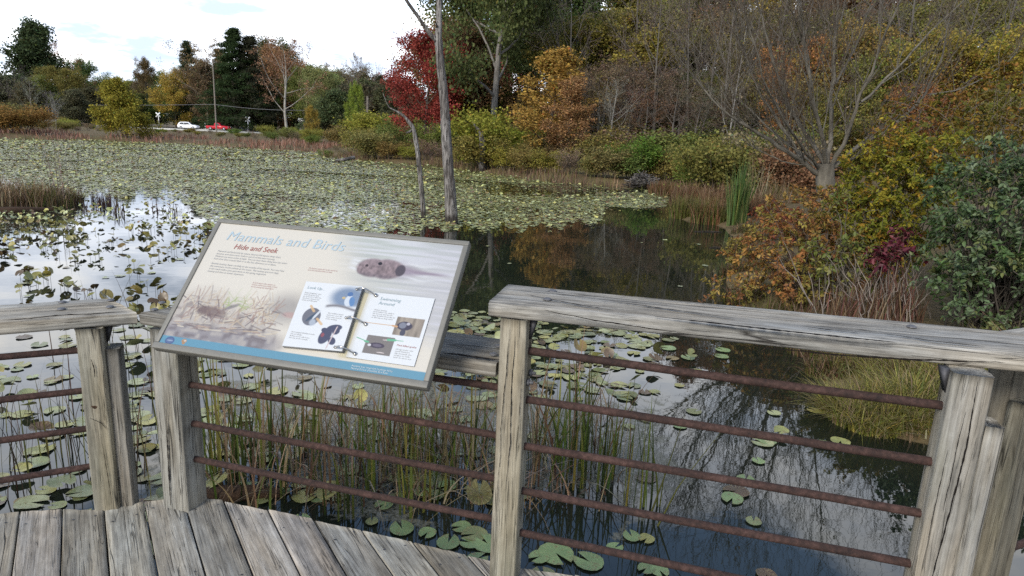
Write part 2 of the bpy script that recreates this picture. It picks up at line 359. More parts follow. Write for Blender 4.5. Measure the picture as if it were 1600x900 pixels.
# vehicles
M['white_paint'] = simple("white_car_paint", (0.78, 0.79, 0.8), 0.3, 0.5, 3, 0.03)
M['red_paint'] = simple("red_car_paint", (0.42, 0.012, 0.02), 0.3, 0.5, 3, 0.1)
M['glass'] = simple("dark_window_glass", (0.015, 0.018, 0.022), 0.08, 0.6)
M['tyre'] = simple("black_rubber", (0.02, 0.02, 0.02), 0.8, 0.2)
M['rim'] = simple("wheel_rim", (0.4, 0.4, 0.41), 0.35, 0.5, metal=0.6)
M['lamp_red'] = simple("tail_lamp_red", (0.4, 0.02, 0.02), 0.2); M['lamp_clear'] = simple("headlamp_clear", (0.7, 0.7, 0.68), 0.15)
M['white_sign'] = simple("white_sign_paint", (0.8, 0.8, 0.8), 0.5)
M['pole'] = simple("utility_pole_wood", (0.17, 0.15, 0.125), 0.9, 0.2, 6, 0.25)
M['wire'] = simple("wire_grey", (0.15, 0.15, 0.16), 0.6)

# ------------------------------------------------------------------ terrain
SH = [(0, 217), (150, 220.5), (300, 226), (440, 236), (505, 238.5), (510, 246), (560, 251), (620, 256), (700, 262), (770, 271),
      (850, 284), (950, 291), (1040, 297), (1050, 310), (1042, 330), (1062, 345), (1120, 353), (1137, 372), (1132, 395), (1122, 440),
      (1137, 475), (1200, 522), (1262, 565), (1283, 610), (1305, 655), (1390, 692), (1480, 712)]
SHORE = np.array([[-150, 52]] + [at(*p)[:2] for p in SH] + [[3.9, 4.0], [4.6, 3.0], [6.5, 1.8], [13, -4], [14, -40], [-150, -40]])
def sdist(X, Y):
    """signed distance to the shoreline: positive on land"""
    P = np.stack([X, Y], -1).reshape(-1, 2); d = np.full(len(P), 1e9); ins = np.zeros(len(P), bool)
    n = len(SHORE)
    for i in range(n):
        a, b = SHORE[i], SHORE[(i + 1) % n]; e = b - a; q = P - a
        t = np.clip((q @ e) / (e @ e), 0, 1); d = np.minimum(d, np.linalg.norm(q - t[:, None] * e, axis=1))
        c = (a[1] > P[:, 1]) != (b[1] > P[:, 1])
        with np.errstate(divide='ignore', invalid='ignore'):
            xi = (b[0] - a[0]) * (P[:, 1] - a[1]) / (b[1] - a[1]) + a[0]
        ins ^= c & (P[:, 0] < xi)
    return np.where(ins, -d, d).reshape(np.shape(X))
def ground(X, Y):
    X = np.asarray(X, float); Y = np.asarray(Y, float)
    s = sdist(X, Y)
    land = -0.72 + 0.28 * (1 - np.exp(-np.maximum(s, 0) / 0.5)) + 0.42 * (1 - np.exp(-np.maximum(s, 0) / 9.0))
    az = np.arctan2(X, np.maximum(Y, 0.1))
    sm = lambda a, b: (lambda q: q * q * (3 - 2 * q))(np.clip((az - R(a)) / R(b - a), 0, 1))
    rad = np.hypot(X, Y)
    land = land + sm(3, 12) * np.clip(rad - 42, 0, 60) * 0.17 * (0.75 + 0.25 * sm(15, 30)) + sm(20, 32) * np.clip(rad - 12, 0, 30) * 0.07
    land = land + 0.10 * np.sin(X * 0.9 + 1.3 * np.sin(Y * 0.6)) * np.cos(Y * 0.8) * np.clip(s / 3, 0, 1)
    far = np.clip((np.hypot(X, Y) - 260) / 400, 0, 1)
    land = land + far * 8
    bed = WZ - 0.10 - 0.7 * (1 - np.exp(np.minimum(s, 0) / 1.2))
    return np.where(s > 0, land, bed)
rr = np.concatenate([[0.01], np.geomspace(1.2, 1500, 190)]); nth = 520
th = np.linspace(-np.pi, np.pi, nth, endpoint=False)
X = rr[:, None] * np.sin(th)[None]; Y = rr[:, None] * np.cos(th)[None]
Z = ground(X, Y); Vg = np.stack([X, Y, Z], -1).reshape(-1, 3)
idx = np.arange(len(rr) * nth).reshape(len(rr), nth); nx = np.roll(idx, -1, 1)
Fg = np.stack([idx[:-1], idx[1:], nx[1:], nx[:-1]], -1).reshape(-1, 4)
tag(put("ground", mkmesh("ground", Vg, [Fg], [M['ground']], smooth=True)), "brown and olive leaf-littered banks around the pond", "ground", kind="structure")
def gz(x, y): return float(ground(np.array([x]), np.array([y]))[0])
tag(put("pond_water", mkmesh("pond_water", [[-170, -45, WZ], [60, -45, WZ], [60, 110, WZ], [-170, 110, WZ]], [[[0, 1, 2, 3]]], [M['water']])),
    "dark still pond water mirroring trees and sky", "pond", kind="structure")
# ------------------------------------------------------------------ timbers
def timberVF(A, B, w, h, up=(0, 0, 1), sa=0.0, sb=0.0, seed=0, r=0.009, rough=0.0016, step=0.03, top_w=None):
    """rounded, slightly uneven beam from A to B (centre line); w across, h along 'up'; sa/sb shear the ends (mitres)"""
    rg = np.random.default_rng(seed + 11)
    A = np.asarray(A, float); B = np.asarray(B, float); Lg = np.linalg.norm(B - A); ax = (B - A) / Lg
    sd_ = unit(np.cross(np.asarray(up, float), ax)); u2 = np.cross(ax, sd_)
    prof = []
    for cx_, cy_, a0 in ((1, 1, 0), (-1, 1, 90), (-1, -1, 180), (1, -1, 270)):
        for a in np.linspace(a0, a0 + 90, 4):
            prof.append((cx_ * (w / 2 - r) + r * math.cos(R(a)), cy_ * (h / 2 - r) + r * math.sin(R(a))))
        # straight side points
        nxt = {0: (-1, 1), 90: (-1, -1), 180: (1, -1), 270: (1, 1)}[a0]
        e0 = np.array(prof[-1]); e1 = np.array([nxt[0] * (w / 2 - r) + r * math.cos(R(a0 + 90)), nxt[1] * (h / 2 - r) + r * math.sin(R(a0 + 90))])
        k = 6
        for t in np.linspace(0, 1, k + 2)[1:-1]: prof.append(tuple(e0 + (e1 - e0) * t))
    prof = np.array(prof); K = len(prof); n = max(2, int(Lg / step)); f = np.linspace(0, 1, n + 1)
    nrm = unit(prof * np.array([1 / w, 1 / h])**1.0)
    ridge = rg.normal(0, rough * 0.55, K)[None, :]
    ph = rg.uniform(0, 6.28, (3, K)); k1 = np.array([2.1, 5.3, 13.0])
    low = sum(np.sin(f[:, None] * Lg * k1[i] + ph[i][None] * 0.5 + np.linspace(0, 6, K)[None] * (i + 1)) * rough * (0.8, 0.5, 0.35)[i] for i in range(3))
    Dp = ridge + low
    y = prof[None, :, 0] + nrm[None, :, 0] * Dp; z = prof[None, :, 1] + nrm[None, :, 1] * Dp
    x = f[:, None] * Lg + y * ((1 - f[:, None]) * sa + f[:, None] * sb)
    V = A + x[..., None] * ax + y[..., None] * sd_ + z[..., None] * u2
    idx = np.arange((n + 1) * K).reshape(n + 1, K); nx_ = np.roll(idx, -1, 1)
    q = np.stack([idx[:-1], idx[1:], nx_[1:], nx_[:-1]], -1).reshape(-1, 4)[:, ::-1]
    off = rg.uniform(-40, 40, 3)
    g = np.stack([x + off[0], y + off[1], z + off[2]], -1).reshape(-1, 3)
    return V.reshape(-1, 3), [q, idx[0][None, ::-1][:, ::-1], idx[-1][None, ::-1]], g
def timber(name, A, B, w, h, parent, mat, origin, tint=(1, 1, 1), label=None, **kw):
    V, F, g = timberVF(A, B, w, h, **kw)
    me = mkmesh(name, V - np.asarray(origin), F, [mat], {'gco': ('FLOAT_VECTOR', g), 'tint': ('FLOAT_COLOR', np.tile(np.asarray(tint, float), (len(V), 1)))}, smooth=True)
    o = put(name, me, parent)
    if label: o['label'] = label
    return o

# ------------------------------------------------------------------ boardwalk deck
EDGE = [(-4.5, 1.2), (-2.9, 2.1), (-2.08, 2.425), (-1.84, 2.475), (-1.70, 2.475), (-1.60, 2.50), (-1.50, 2.61), (-1.25, 2.60), (-0.83, 2.487), (-0.43, 2.378), (-0.10, 2.27), (-0.04, 2.18),
        (0.09, 2.225), (0.3, 2.185), (1.5, 1.84), (2.1, 2.1), (4.5, 3.3)]
EX = np.array(EDGE)
du = np.array([math.cos(R(-56.5)), math.sin(R(-56.5))]); dn = np.array([-du[1], du[0]])   # along / across the planks
def edge_hit(c):
    """distance back along -du from the far side where a plank line at offset c meets the deck edge"""
    best = None
    for a, b in zip(EX[:-1], EX[1:]):
        e = b - a; Mx = np.array([[-du[0], -e[0]], [-du[1], -e[1]]])
        p0 = dn * c
        try: s, t = np.linalg.solve(Mx, a - p0)
        except np.linalg.LinAlgError: continue
        if -1e-6 <= t <= 1 + 1e-6 and (best is None or s > best): best = s
    return best
PW, PG = 0.147, 0.006
g = Geo(); gp0 = float(np.array([-1.656, 2.452]) @ dn)      # a seam seen in the photograph
tr = np.random.default_rng(3)
c = gp0 - 26 * PW
while c < gp0 + 26 * PW:
    s0, s1 = edge_hit(c + PG / 2), edge_hit(c + PW - PG / 2)
    if s0 is not None and s1 is not None:
        sm = (s0 + s1) / 2 + tr.uniform(-0.006, 0.008); cc = c + PW / 2
        sh = (s1 - s0) / (PW - PG)
        A = np.array([*(dn * cc - du * sm), -0.020 + tr.uniform(-0.002, 0.002)]); B = np.array([*(dn * cc + du * 2.4), -0.020])
        V, F, gc = timberVF(A, B, PW - PG, 0.038, sa=float(np.clip(-sh, -1.2, 1.2)), seed=int(c * 1000) % 9999, r=0.004, rough=0.0012, step=0.05)
        lum = tr.uniform(0.7, 1.3); t_ = np.array([lum * tr.uniform(0.98, 1.04), lum, lum * tr.uniform(0.92, 1.0)])
        g.add(V, F, gco=gc, tint=t_[None])
    c += PW
dk = empty("boardwalk_deck", (0, 1.2, 0), "weathered grey plank deck of the boardwalk viewing bay", "boardwalk")
put("planking", g.mesh("planking", [M['deck']], True, (0, 1.2, 0), {'gco': 'FLOAT_VECTOR'}), dk)
ji = EX.copy()
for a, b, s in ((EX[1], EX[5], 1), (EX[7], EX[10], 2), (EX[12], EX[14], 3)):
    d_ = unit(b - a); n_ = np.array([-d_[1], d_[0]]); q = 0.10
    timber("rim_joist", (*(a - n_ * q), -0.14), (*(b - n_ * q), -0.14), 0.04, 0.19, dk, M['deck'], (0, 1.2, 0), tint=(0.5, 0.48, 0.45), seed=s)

g = Geo(); nr = np.random.default_rng(12)      # nail heads where the boards cross the joists
cN = gp0 - 26 * PW
while cN < gp0 + 26 * PW:
    cc = cN + PW / 2; s_ = edge_hit(cc)
    if s_ is not None:
        for back in (0.09, 0.62, 1.2):
            for sd in (-0.042, 0.04):
                q = dn * (cc + sd + nr.normal(0, .004)) - du * (s_ - back - nr.normal(0, .008)); a_ = np.linspace(0, 6.283, 8, endpoint=False); rr0 = nr.uniform(.0035, .005)
                g.add(np.stack([q[0] + rr0 * np.cos(a_), q[1] + rr0 * np.sin(a_), np.full(8, 0.0012)], 1), [np.arange(8)[None]])
    cN += PW
put("nail_heads", g.mesh("nail_heads", [M['darksteel']], False, (0, 1.2, 0)), dk)["kind"] = "stuff"
# ------------------------------------------------------------------ railings
def bolt_mesh(r, h):
    g = Geo(); a = np.linspace(0, 2 * np.pi, 14, endpoint=False)
    prof = [(1.0, 0), (1.0, 0.25), (0.86, 0.62), (0.5, 0.92)]
    V = np.array([[r * p * math.cos(t), r * p * math.sin(t), h * z] for p, z in prof for t in a]); n = 14
    idx = np.arange(len(prof) * n).reshape(-1, n); nx_ = np.roll(idx, -1, 1)
    q = np.stack([idx[:-1], nx_[:-1], nx_[1:], idx[1:]], -1).reshape(-1, 4)
    g.add(V, [q, idx[-1][None]]); return g.mesh("bolt", [M['galv']], True)
BOLT = bolt_mesh(0.0155, 0.007)
def n2(d): return np.array([-d[1], d[0]])
def bolts(root, pts, z):
    for p in pts:
        put("bolt", BOLT, root, (p[0] - root.location.x, p[1] - root.location.y, z + 0.0035 - root.location.z))
def bars(root, a, b, zs, r, o, dz=0.0):
    for i, z in enumerate(zs):
        n = 60; t = np.linspace(0, 1, n)[:, None]
        P = np.array([*a, z]) * (1 - t) + np.array([*b, z + dz]) * t
        rg = np.random.default_rng(int(z * 1000) + n)
        P[:, 2] += 0.002 * np.sin(t[:, 0] * 5 + z * 9); rad = r * (1 + rg.normal(0, 0.012, n))
        V, F = tubes([(P, rad)], 14)
        put("rust_bar", mkmesh("rust_bar", V - np.asarray(o), F, [M['rust']], smooth=True), root)
def bracket(root, corner, d, n, z, o):
    """small steel angle under the cap rail: plate on the post face and leaf under the rail"""
    g = Geo(); d3 = np.array([*d, 0]); n3 = np.array([*n, 0]); c = np.array([*corner, z])
    for s in (0.0, 0.072):
        pass
    tri = np.array([c, c + d3 * 0.022, c - np.array([0, 0, 0.075])])
    V = np.vstack([tri + n3 * 0.008, tri + n3 * 0.045]); g.add(V, [np.array([[0, 1, 2], [5, 4, 3]]), np.array([[0, 3, 4, 1], [1, 4, 5, 2], [2, 5, 3, 0]])])
    put("bracket", g.mesh("bracket", [M['darksteel']], False, o), root)

ZL, ZH, TH, RW = 0.842, 1.055, 0.050, 0.288
dM = unit(np.array([1.483, -0.418])); nM = n2(dM)        # middle and right railings: one straight line
dL = unit(np.array([0.405, 0.21])); nL = n2(dL)          # left railing
d3 = unit(np.array([0.89, 0.45])); n3_ = n2(d3)          # railing beyond the right post
JF = np.array([-1.515, 2.575])                            # front corner of the left mitre
JR = np.array([1.633, 1.775])                             # front corner of the right mitre (on the right railing's front line)
PF = np.array([-0.034, 2.150])                            # front-left corner of the post between low and high rail
mitL = math.tan((math.atan2(dL[1], dL[0]) - math.atan2(dM[1], dM[0])) / 2)
def post(root, fl, d, w, dep, ztop, o, seed, zb=-1.0, tint=(1, 1, 1), name="post"):
    """fl: front-left corner in plan, d: along the face"""
    c = fl + d * w / 2 + n2(d) * dep / 2
    timber(name, (*c, zb), (*c, ztop), w, dep, root, M['post'], o, up=(*n2(d), 0), seed=seed, tint=tint, r=0.008, rough=0.0018)
    return c
# left, low
o = (-1.66, 2.51, 0)
rl = empty("railing", o, "low timber railing with four rust bars left of the information panel", "railing")
a0 = JF - dL * 2.6
ctr = lambda p, n: p + n * RW / 2
timber("cap_rail", (*ctr(a0, nL), ZL - TH / 2), (*(ctr(JF, nL) - dL * (0.004 + mitL * RW / 2)), ZL - TH / 2), RW, TH, rl, M['wood'], o, seed=21, sb=-mitL, tint=(1.06, 1.04, 1.0))
LP = np.array([-1.708, 2.470]); dLp = unit(np.array([0.092, 0.03]))
cL = post(rl, LP, dLp, 0.092, 0.092, ZL - TH, o, 31, tint=(1.05, 1.03, 0.93))
post(rl, LP + dLp * 0.094 + n2(dLp) * 0.014, dLp, 0.05, 0.085, 0.70, o, 32, name="post_block", tint=(0.8, 0.8, 0.8))
post(rl, JF - dL * 2.5, dL, 0.092, 0.092, ZL - TH, o, 33)
bars(rl, cL + dL * 0.0, cL - dL * 2.4, (0.695, 0.525, 0.357, 0.185), 0.0132, o)
pm = LP + dLp * 0.05
bolts(rl, [atp[:2] for atp in (at(69, 470, ZL), at(96, 484.5, ZL), at(173, 470.5, ZL), at(172, 481, ZL), at(97.5, 473.5, ZL))][1:], ZL)
bracket(rl, LP + dLp * 0.093 + n2(dLp) * 0.05, dLp, n2(dLp), ZL - TH - 0.001, o)
bracket(rl, LP - dLp * 0.001 + n2(dLp) * 0.05, -dLp, n2(dLp), ZL - TH - 0.001, o)
# dark knot in the post face
kp = atd(148, 637, 2.478); kn = np.array([*(-n2(dLp)), 0])
aa = np.linspace(0, 2 * np.pi, 18, endpoint=False); fx = np.array([*dLp, 0])
kf = LP + n2(dLp) * 0.0; ky = kf[1] + (kp[0] - kf[0]) * dLp[1] / dLp[0]
kc = np.array([kp[0], ky, kp[2]]) + kn * 0.0028
V = np.array([kc] + [kc + fx * 0.019 * math.cos(t) * (1 + 0.2 * math.sin(3 * t)) + np.array([0, 0, 0.015 * math.sin(t)]) - kn * 0.004 for t in aa])
put("knot", mkmesh("knot", V - np.array(o), [np.array([[0, i + 1, (i + 1) % 18 + 1] for i in range(18)])], [M['knot']]), rl)

# middle, low, behind the panel
o = (-0.8, 2.4, 0)
rm = empty("railing", o, "low timber railing with four rust bars behind the information panel", "railing")
mr = PF + nM * 0.0 - dM * 0.012
timber("cap_rail", (*(ctr(JF, nM) + dM * (0.004 + mitL * RW / 2)), ZL - TH / 2 - 0.001), (*ctr(np.array([JF[0], JF[1]]) + dM * (np.dot(mr - JF, dM)), nM), ZL - TH / 2 - 0.006), RW, TH, rm, M['wood'], o, seed=43, sa=mitL, tint=(0.78, 0.77, 0.75))
P2 = np.array([-1.448, 2.528])
c2 = post(rm, P2, dM, 0.128, 0.115, ZL - TH, o, 41, tint=(0.88, 0.9, 0.9))
cP = PF + dM * 0.047 + nM * 0.047
bars(rm, c2, cP, (0.738, 0.553, 0.380, 0.215), 0.0132, o)
bolts(rm, [at(q[0], q[1], ZL)[:2] for q in ((779, 541), (771, 554), (253, 473.5), (241, 484.3))], ZL - 0.003)
# right, high
o = (0.75, 2.0, 0)
rh = empty("railing", o, "high timber railing with five rust bars right of the information panel", "railing")
cr0 = PF - dM * 0.052; crJ = JR
timber("cap_rail", (*ctr(cr0, nM), ZH - TH / 2), (*(ctr(JR, nM) - dM * 0.004), ZH - TH / 2), RW, TH + 0.004, rh, M['wood'], o, seed=57, sb=math.tan((math.atan2(d3[1], d3[0]) - math.atan2(dM[1], dM[0])) / 2), tint=(1.02, 1.02, 1.02), r=0.012, rough=0.0015)
post(rh, PF, dM, 0.094, 0.094, ZH - TH - 0.001, o, 51, tint=(1.03, 1.0, 0.9))
QF = np.array([1.268, 1.783])
cQ = post(rh, QF, dM, 0.102, 0.098, ZH - TH - 0.004, o, 52, tint=(1.05, 1.03, 1.0))
post(rh, QF + dM * 0.104 + nM * 0.012, dM, 0.05, 0.085, 0.852, o, 53, name="post_block", tint=(1.0, 0.99, 0.97))
bars(rh, cP, cQ, (0.884, 0.706, 0.531, 0.354, 0.181), 0.0136, o)
bolts(rh, [at(q[0], q[1], ZH)[:2] for q in ((863, 457), (855, 470), (1424, 513), )], ZH + 0.001)
bracket(rh, PF + dM * 0.095 + nM * 0.03, dM, nM, ZH - TH - 0.003, o)
bracket(rh, QF - dM * 0.001 + nM * 0.03, -dM, nM, ZH - TH - 0.003, o)
for zz in (0.80, 0.775):          # through-bolts on the side of the middle post
    p = PF + dM * 0.094 + nM * (0.036 if zz < 0.79 else 0.066)
    V, F = capped_tube((*p, zz), (*(p + dM * 0.022), zz), 0.006, 10); gb = Geo(); gb.add(V, F)
    V, F = capped_tube((*p, zz), (*(p + dM * 0.009), zz), 0.013, 6); gb.add(V, F)
    put("bolt", gb.mesh("bolt", [M['galv']], False, o), rh)
# beyond the right post
o = (2.2, 2.3, 0)
rf = empty("railing", o, "timber railing turning away beyond the wide right post at the picture edge", "railing")
mitR = math.tan((math.atan2(d3[1], d3[0]) - math.atan2(dM[1], dM[0])) / 2)
timber("cap_rail", (*(ctr(JR, n3_) + d3 * 0.004 - d3 * mitR * 0 ), ZH - TH / 2 - 0.001), (*(ctr(JR, n3_) + d3 * 2.6), ZH - TH / 2 - 0.001), RW, TH, rf, M['wood'], o, seed=61, sa=-mitR * 1.0 if False else mitR * -1.0, tint=(1.1, 1.1, 1.1))
SF = np.array([1.64, 2.02])
cS = post(rf, SF, d3, 0.092, 0.092, ZH - TH - 0.003, o, 62, tint=(0.62, 0.62, 0.6))
post(rf, SF - n3_ * 0.052 - d3 * 0.03, d3, 0.15, 0.05, 0.845, o, 63, name="post_block", tint=(0.58, 0.58, 0.53))
bars(rf, cS, cS + d3 * 2.2, (0.884, 0.706, 0.531, 0.354, 0.181), 0.0136, o)

# open drying splits in the timbers: irregular dark ribbons lying in the faces
def hit(x, y, p0, n):
    d = ray(x, y); return EYE + d * (np.dot(np.asarray(p0) - EYE, n) / np.dot(d, n))
def split(root, pts, p0, n, w_, seed):
    n = unit(np.asarray(n, float)); P = np.array([hit(x, y, p0, n) for x, y in pts]); rg = np.random.default_rng(seed)
    k = max(16, int(np.linalg.norm(P[-1] - P[0]) / .012)); t = np.linspace(0, 1, k); s_ = np.linspace(0, 1, len(P)); Q = np.stack([np.interp(t, s_, P[:, i]) for i in range(3)], 1)
    d_ = unit(np.gradient(Q, axis=0)); sdv = np.cross(n, d_); ww = (4.2 if n[2] > .9 else 1.8) * w_ * np.sin(np.pi * t) ** .5 * (0.55 + 0.75 * rg.random(k)); j = np.cumsum(rg.normal(0, .0006, k)); j = j - np.linspace(j[0], j[-1], k)
    C = Q + sdv * j[:, None] + n * 0.0062; V = np.vstack([C - sdv * ww[:, None] / 2, C + sdv * ww[:, None] / 2]); ix = np.arange(k - 1)
    put("split", mkmesh("split", V - np.array(root.location), [np.stack([ix, ix + 1, ix + 1 + k, ix + k], 1)], [M['crack']]), root)
fM, fL, fP = -np.array([*nM, 0]), -np.array([*nL, 0]), -np.array([*n2(dLp), 0]); up3 = np.array([0, 0, 1.0])
frM = np.array([*PF, 1.03]); topH = np.array([0, 0, ZH + .0025]); topL = np.array([0, 0, ZL]); topM = np.array([0, 0, ZL - .003])
split(rm, [(690, 553.5), (735, 559), (784, 566)], topM, up3, .0045, 1)
split(rm, [(700, 540), (740, 543), (770, 547)], topM, up3, .0016, 2)
split(rh, [(820, 462), (900, 478), (960, 488)], topH, up3, .0022, 3)
split(rh, [(935, 470), (1040, 485), (1150, 500)], topH, up3, .002, 4)
split(rh, [(1020, 497), (1150, 512), (1290, 527), (1400, 538)], topH, up3, .0042, 5)
split(rh, [(1180, 540), (1300, 553), (1430, 561), (1570, 566)], (frM[0], frM[1], ZH - .02), fM, .003, 6)
split(rh, [(1380, 524), (1460, 536), (1540, 545)], topH, up3, .0022, 7)
split(rh, [(850, 484), (960, 503), (1080, 521)], (frM[0], frM[1], ZH - .02), fM, .0022, 8)
split(rh, [(1250, 512), (1300, 519), (1345, 524)], topH, up3, .002, 9)
split(rh, [(1000, 467), (1100, 478), (1230, 493)], topH, up3, .0013, 10)
qf = np.array([*QF, 0.7])
split(rh, [(1527, 592), (1512, 680), (1490, 770), (1460, 880), (1450, 930)], qf, fM, .0026, 11)
split(rh, [(1508, 640), (1490, 720), (1472, 800)], qf, fM, .0013, 12)
split(rh, [(1480, 700), (1462, 780), (1448, 850)], qf, fM, .0012, 13)
pf = np.array([*PF, .5])
split(rh, [(806, 520), (800, 600), (797, 690), (790, 770)], pf, fM, .0015, 14)
split(rh, [(797, 510), (790, 600), (783, 700), (777, 790)], pf, fM, .0013, 15)
split(rh, [(818, 560), (812, 640), (806, 720)], pf, fM, .0012, 16)
split(rm, [(262, 640), (265, 720), (269, 795)], np.array([*P2, .4]), fM, .0035, 17)
split(rm, [(276, 575), (282, 680), (287, 770)], np.array([*P2, .4]), fM, .0014, 18)
lf = np.array([*LP, .4])
split(rl, [(143, 560), (147, 575), (149, 590)], lf, fP, .002, 19)
split(rl, [(140, 652), (158, 660), (170, 672)], lf, fP, .0014, 20)
split(rl, [(160, 690), (168, 740), (176, 790)], lf, fP, .0013, 21)
split(rl, [(0, 500), (60, 496), (130, 492), (200, 486)], (JF[0], JF[1], ZL - .02), fL, .0022, 22)
split(rl, [(0, 489), (70, 484), (150, 478)], topL, up3, .0013, 23)
split(rl, [(110, 478), (170, 474), (225, 467)], topL, up3, .0012, 24)

# log lying in the water under the deck edge
tag(put("log", mkmesh("log", *[(lambda VF: (VF[0], VF[1]))(tubes([(np.array([at(300, 778, WZ + 0.03), at(345, 772, WZ + 0.04), at(395, 770, WZ + 0.03), at(440, 772, WZ)]), np.array([0.05, 0.055, 0.05, 0.035]))], 10))][0], [M['knot']], smooth=True)),
    "dark wet log lying in the water under the deck edge", "log")
# ------------------------------------------------------------------ information panel
TL = np.array([-1.1525, 2.5779, 1.2383]); TR_ = np.array([-0.1444, 2.3225, 1.2314]); BR_ = np.array([-0.2672, 1.9588, 0.8172]); BL = np.array([-1.2753, 2.2142, 0.8240])
PU = unit(((TR_ - TL) + (BR_ - BL)) / 2); PV = (BL - TL + BR_ - TR_) / 2; PV = unit(PV - PU * (PV @ PU)); PN = np.cross(PV, PU); PN = PN if PN[2] > 0 else -PN
SW, SHh = 1.04, 0.565
TLc = (TL + TR_ + BR_ + BL) / 4 - PU * SW / 2 - PV * SHh / 2
def sp(u, v, h=0.0): return TLc + PU * (u * SW) + PV * (v * SHh) + PN * h
O = (TLc + PU * SW / 2 + PV * SHh); O = np.array([O[0], O[1], 0.8])
sg = empty("information_panel", O, "tilted grey-framed nature panel about mammals and birds on the low railing", "sign")
# frame: four bars with a lip, mitred look by butting
g = Geo()
Rm = np.stack([PU, -PV, PN], 1)
fw_u, fw_v, ft = 0.0185, 0.0185, 0.034
def frame_bar(u0, v0, u1, v1):
    c = (sp(u0, v0) + sp(u1, v1)) / 2 + PN * (-ft / 2 + 0.004)
    V, F = boxVF(c, ((u1 - u0) * SW, (v1 - v0) * SHh, ft), Rm); return V, F
mu, mv = fw_u / SW, fw_v / SHh
for b in ((0, 0, 1, mv), (0, 1 - mv * 1.25, 1, 1), (0, mv, mu, 1 - mv * 1.25), (1 - mu, mv, 1, 1 - mv * 1.25)):
    V, F = frame_bar(*b); g.add(V, F)
V, F = boxVF(sp(0.5, 0.5, -0.022), (SW - 2 * fw_u, SHh - 2 * fw_v, 0.006), Rm); g.add(V, F)
fo = put("frame", g.mesh("frame", [M['frame']], False, O), sg)
bv = fo.modifiers.new("bevel", 'BEVEL'); bv.width = 0.0022; bv.segments = 2; bv.limit_method = 'ANGLE'
# two arms under the panel reaching back to the railing
for u in (0.2, 0.8):
    a = sp(u, 0.90, -0.03); b = sp(u, 0.30, -0.03); foot = np.array([*(JF + dM * np.dot(sp(u, 0.5)[:2] - JF, dM) + nM * 0.12), ZL + 0.001])
    g = Geo(); V, F = boxVF((a + b) / 2, (0.04, np.linalg.norm(b - a), 0.012), Rm); g.add(V, F)
    V, F = capped_tube(foot, (sp(u, 0.55, -0.03)), 0.016, 8); g.add(V, F)
    V, F = boxVF(foot + np.array([0, 0, 0.003]), (0.10, 0.10, 0.006)); g.add(V, F)
    put("support_arm", g.mesh("support_arm", [M['frame']], False, O), sg)

# ---- printed picture, painted per vertex on a fine grid
def lin(r, g_, b):
    c = np.array([r, g_, b], float) / 255; return np.where(c < 0.04045, c / 12.92, ((c + 0.055) / 1.055) ** 2.4)
def vnoise(u, v, fu, fv, seed):
    rg = np.random.default_rng(seed); nu, nv = int(fu) + 3, int(fv) + 3
    G = rg.random((nv, nu)); x = np.clip(u, 0, 1) * fu; y = np.clip(v, 0, 1) * fv
    i = x.astype(int); j = y.astype(int); a = x - i; b = y - j; a = a * a * (3 - 2 * a); b = b * b * (3 - 2 * b)
    return (G[j, i] * (1 - a) + G[j, i + 1] * a) * (1 - b) + (G[j + 1, i] * (1 - a) + G[j + 1, i + 1] * a) * b
ss = lambda e0, e1, x: (lambda t: t * t * (3 - 2 * t))(np.clip((x - e0) / (e1 - e0), 0, 1))
PIX_U, PIX_V = 520, 290
uu, vv = np.meshgrid(np.linspace(0, 1, PIX_U), np.linspace(0, 1, PIX_V))
u0, u1_, v0, v1_ = mu, 1 - mu, mv, 1 - mv * 1.25
U = u0 + (u1_ - u0) * uu; W_ = v0 + (v1_ - v0) * vv
img = np.zeros((PIX_V, PIX_U, 3)); img[:] = lin(240, 234, 220)
def blend(mask, col):
    global img
    col = np.asarray(col); img = img * (1 - mask[..., None]) + col * mask[..., None]
AS = SW / SHh
# water in the upper right
wm = ss(0.50, 0.72, U + (0.25 - W_) * 0.25) * ss(0.66, 0.42, W_ - (U - 0.7) * 0.55)
blend(wm, lin(212, 214, 208)); blend(wm * ss(0.3, 0.05, W_) * 0.8, lin(196, 204, 198))
st = vnoise(U + 0.02 * np.sin(W_ * 30), W_, 5, 70, 5); blend(wm * ss(0.52, 0.85, st) * 0.8, lin(228, 230, 234)); blend(wm * ss(0.45, 0.15, st) * 0.30, lin(160, 168, 172))
blend(wm * ss(0.72, 0.95, U) * 0.35, lin(206, 202, 216))
# bow waves
for dv in (0.0, 0.035, -0.02):
    yb = 0.245 + dv + (U - 0.59) * 0.12 * (1 if dv >= 0 else -0.35) + 0.006 * np.sin(U * 60)
    blend(np.exp(-((W_ - yb) / 0.010) ** 2) * ss(0.585, 0.61, U) * ss(0.99, 0.8, U) * 0.75, lin(244, 246, 248))
# beaver head and back
def ell(cx_, cy_, rx, ry, soft=0.15, rot=0.0):
    x = (U - cx_); y = (W_ - cy_) / AS; c_, s_ = math.cos(rot), math.sin(rot)
    q = np.sqrt(((x * c_ + y * s_) / rx) ** 2 + ((-x * s_ + y * c_) / (ry / AS)) ** 2); return ss(1 + soft, 1 - soft, q)
fur = vnoise(U, W_, 150, 60, 8)
bm = np.maximum(np.maximum(ell(0.685, 0.262, 0.06, 0.068), ell(0.735, 0.262, 0.064, 0.072)), ell(0.655, 0.275, 0.028, 0.045))
tailm = ss(0.76, 0.79, U) * ss(0.99, 0.9, U) * np.exp(-((W_ - (0.262 + (U - 0.78) * 0.02)) / (0.012 + 0.045 * ss(0.90, 0.76, U))) ** 2)
blend(np.clip(tailm, 0, 1) * 0.8, lin(150, 130, 150))
bcol = lin(158, 140, 142) * (0.55 + 0.75 * fur)[..., None]
img = img * (1 - bm[..., None]) + bcol * bm[..., None]
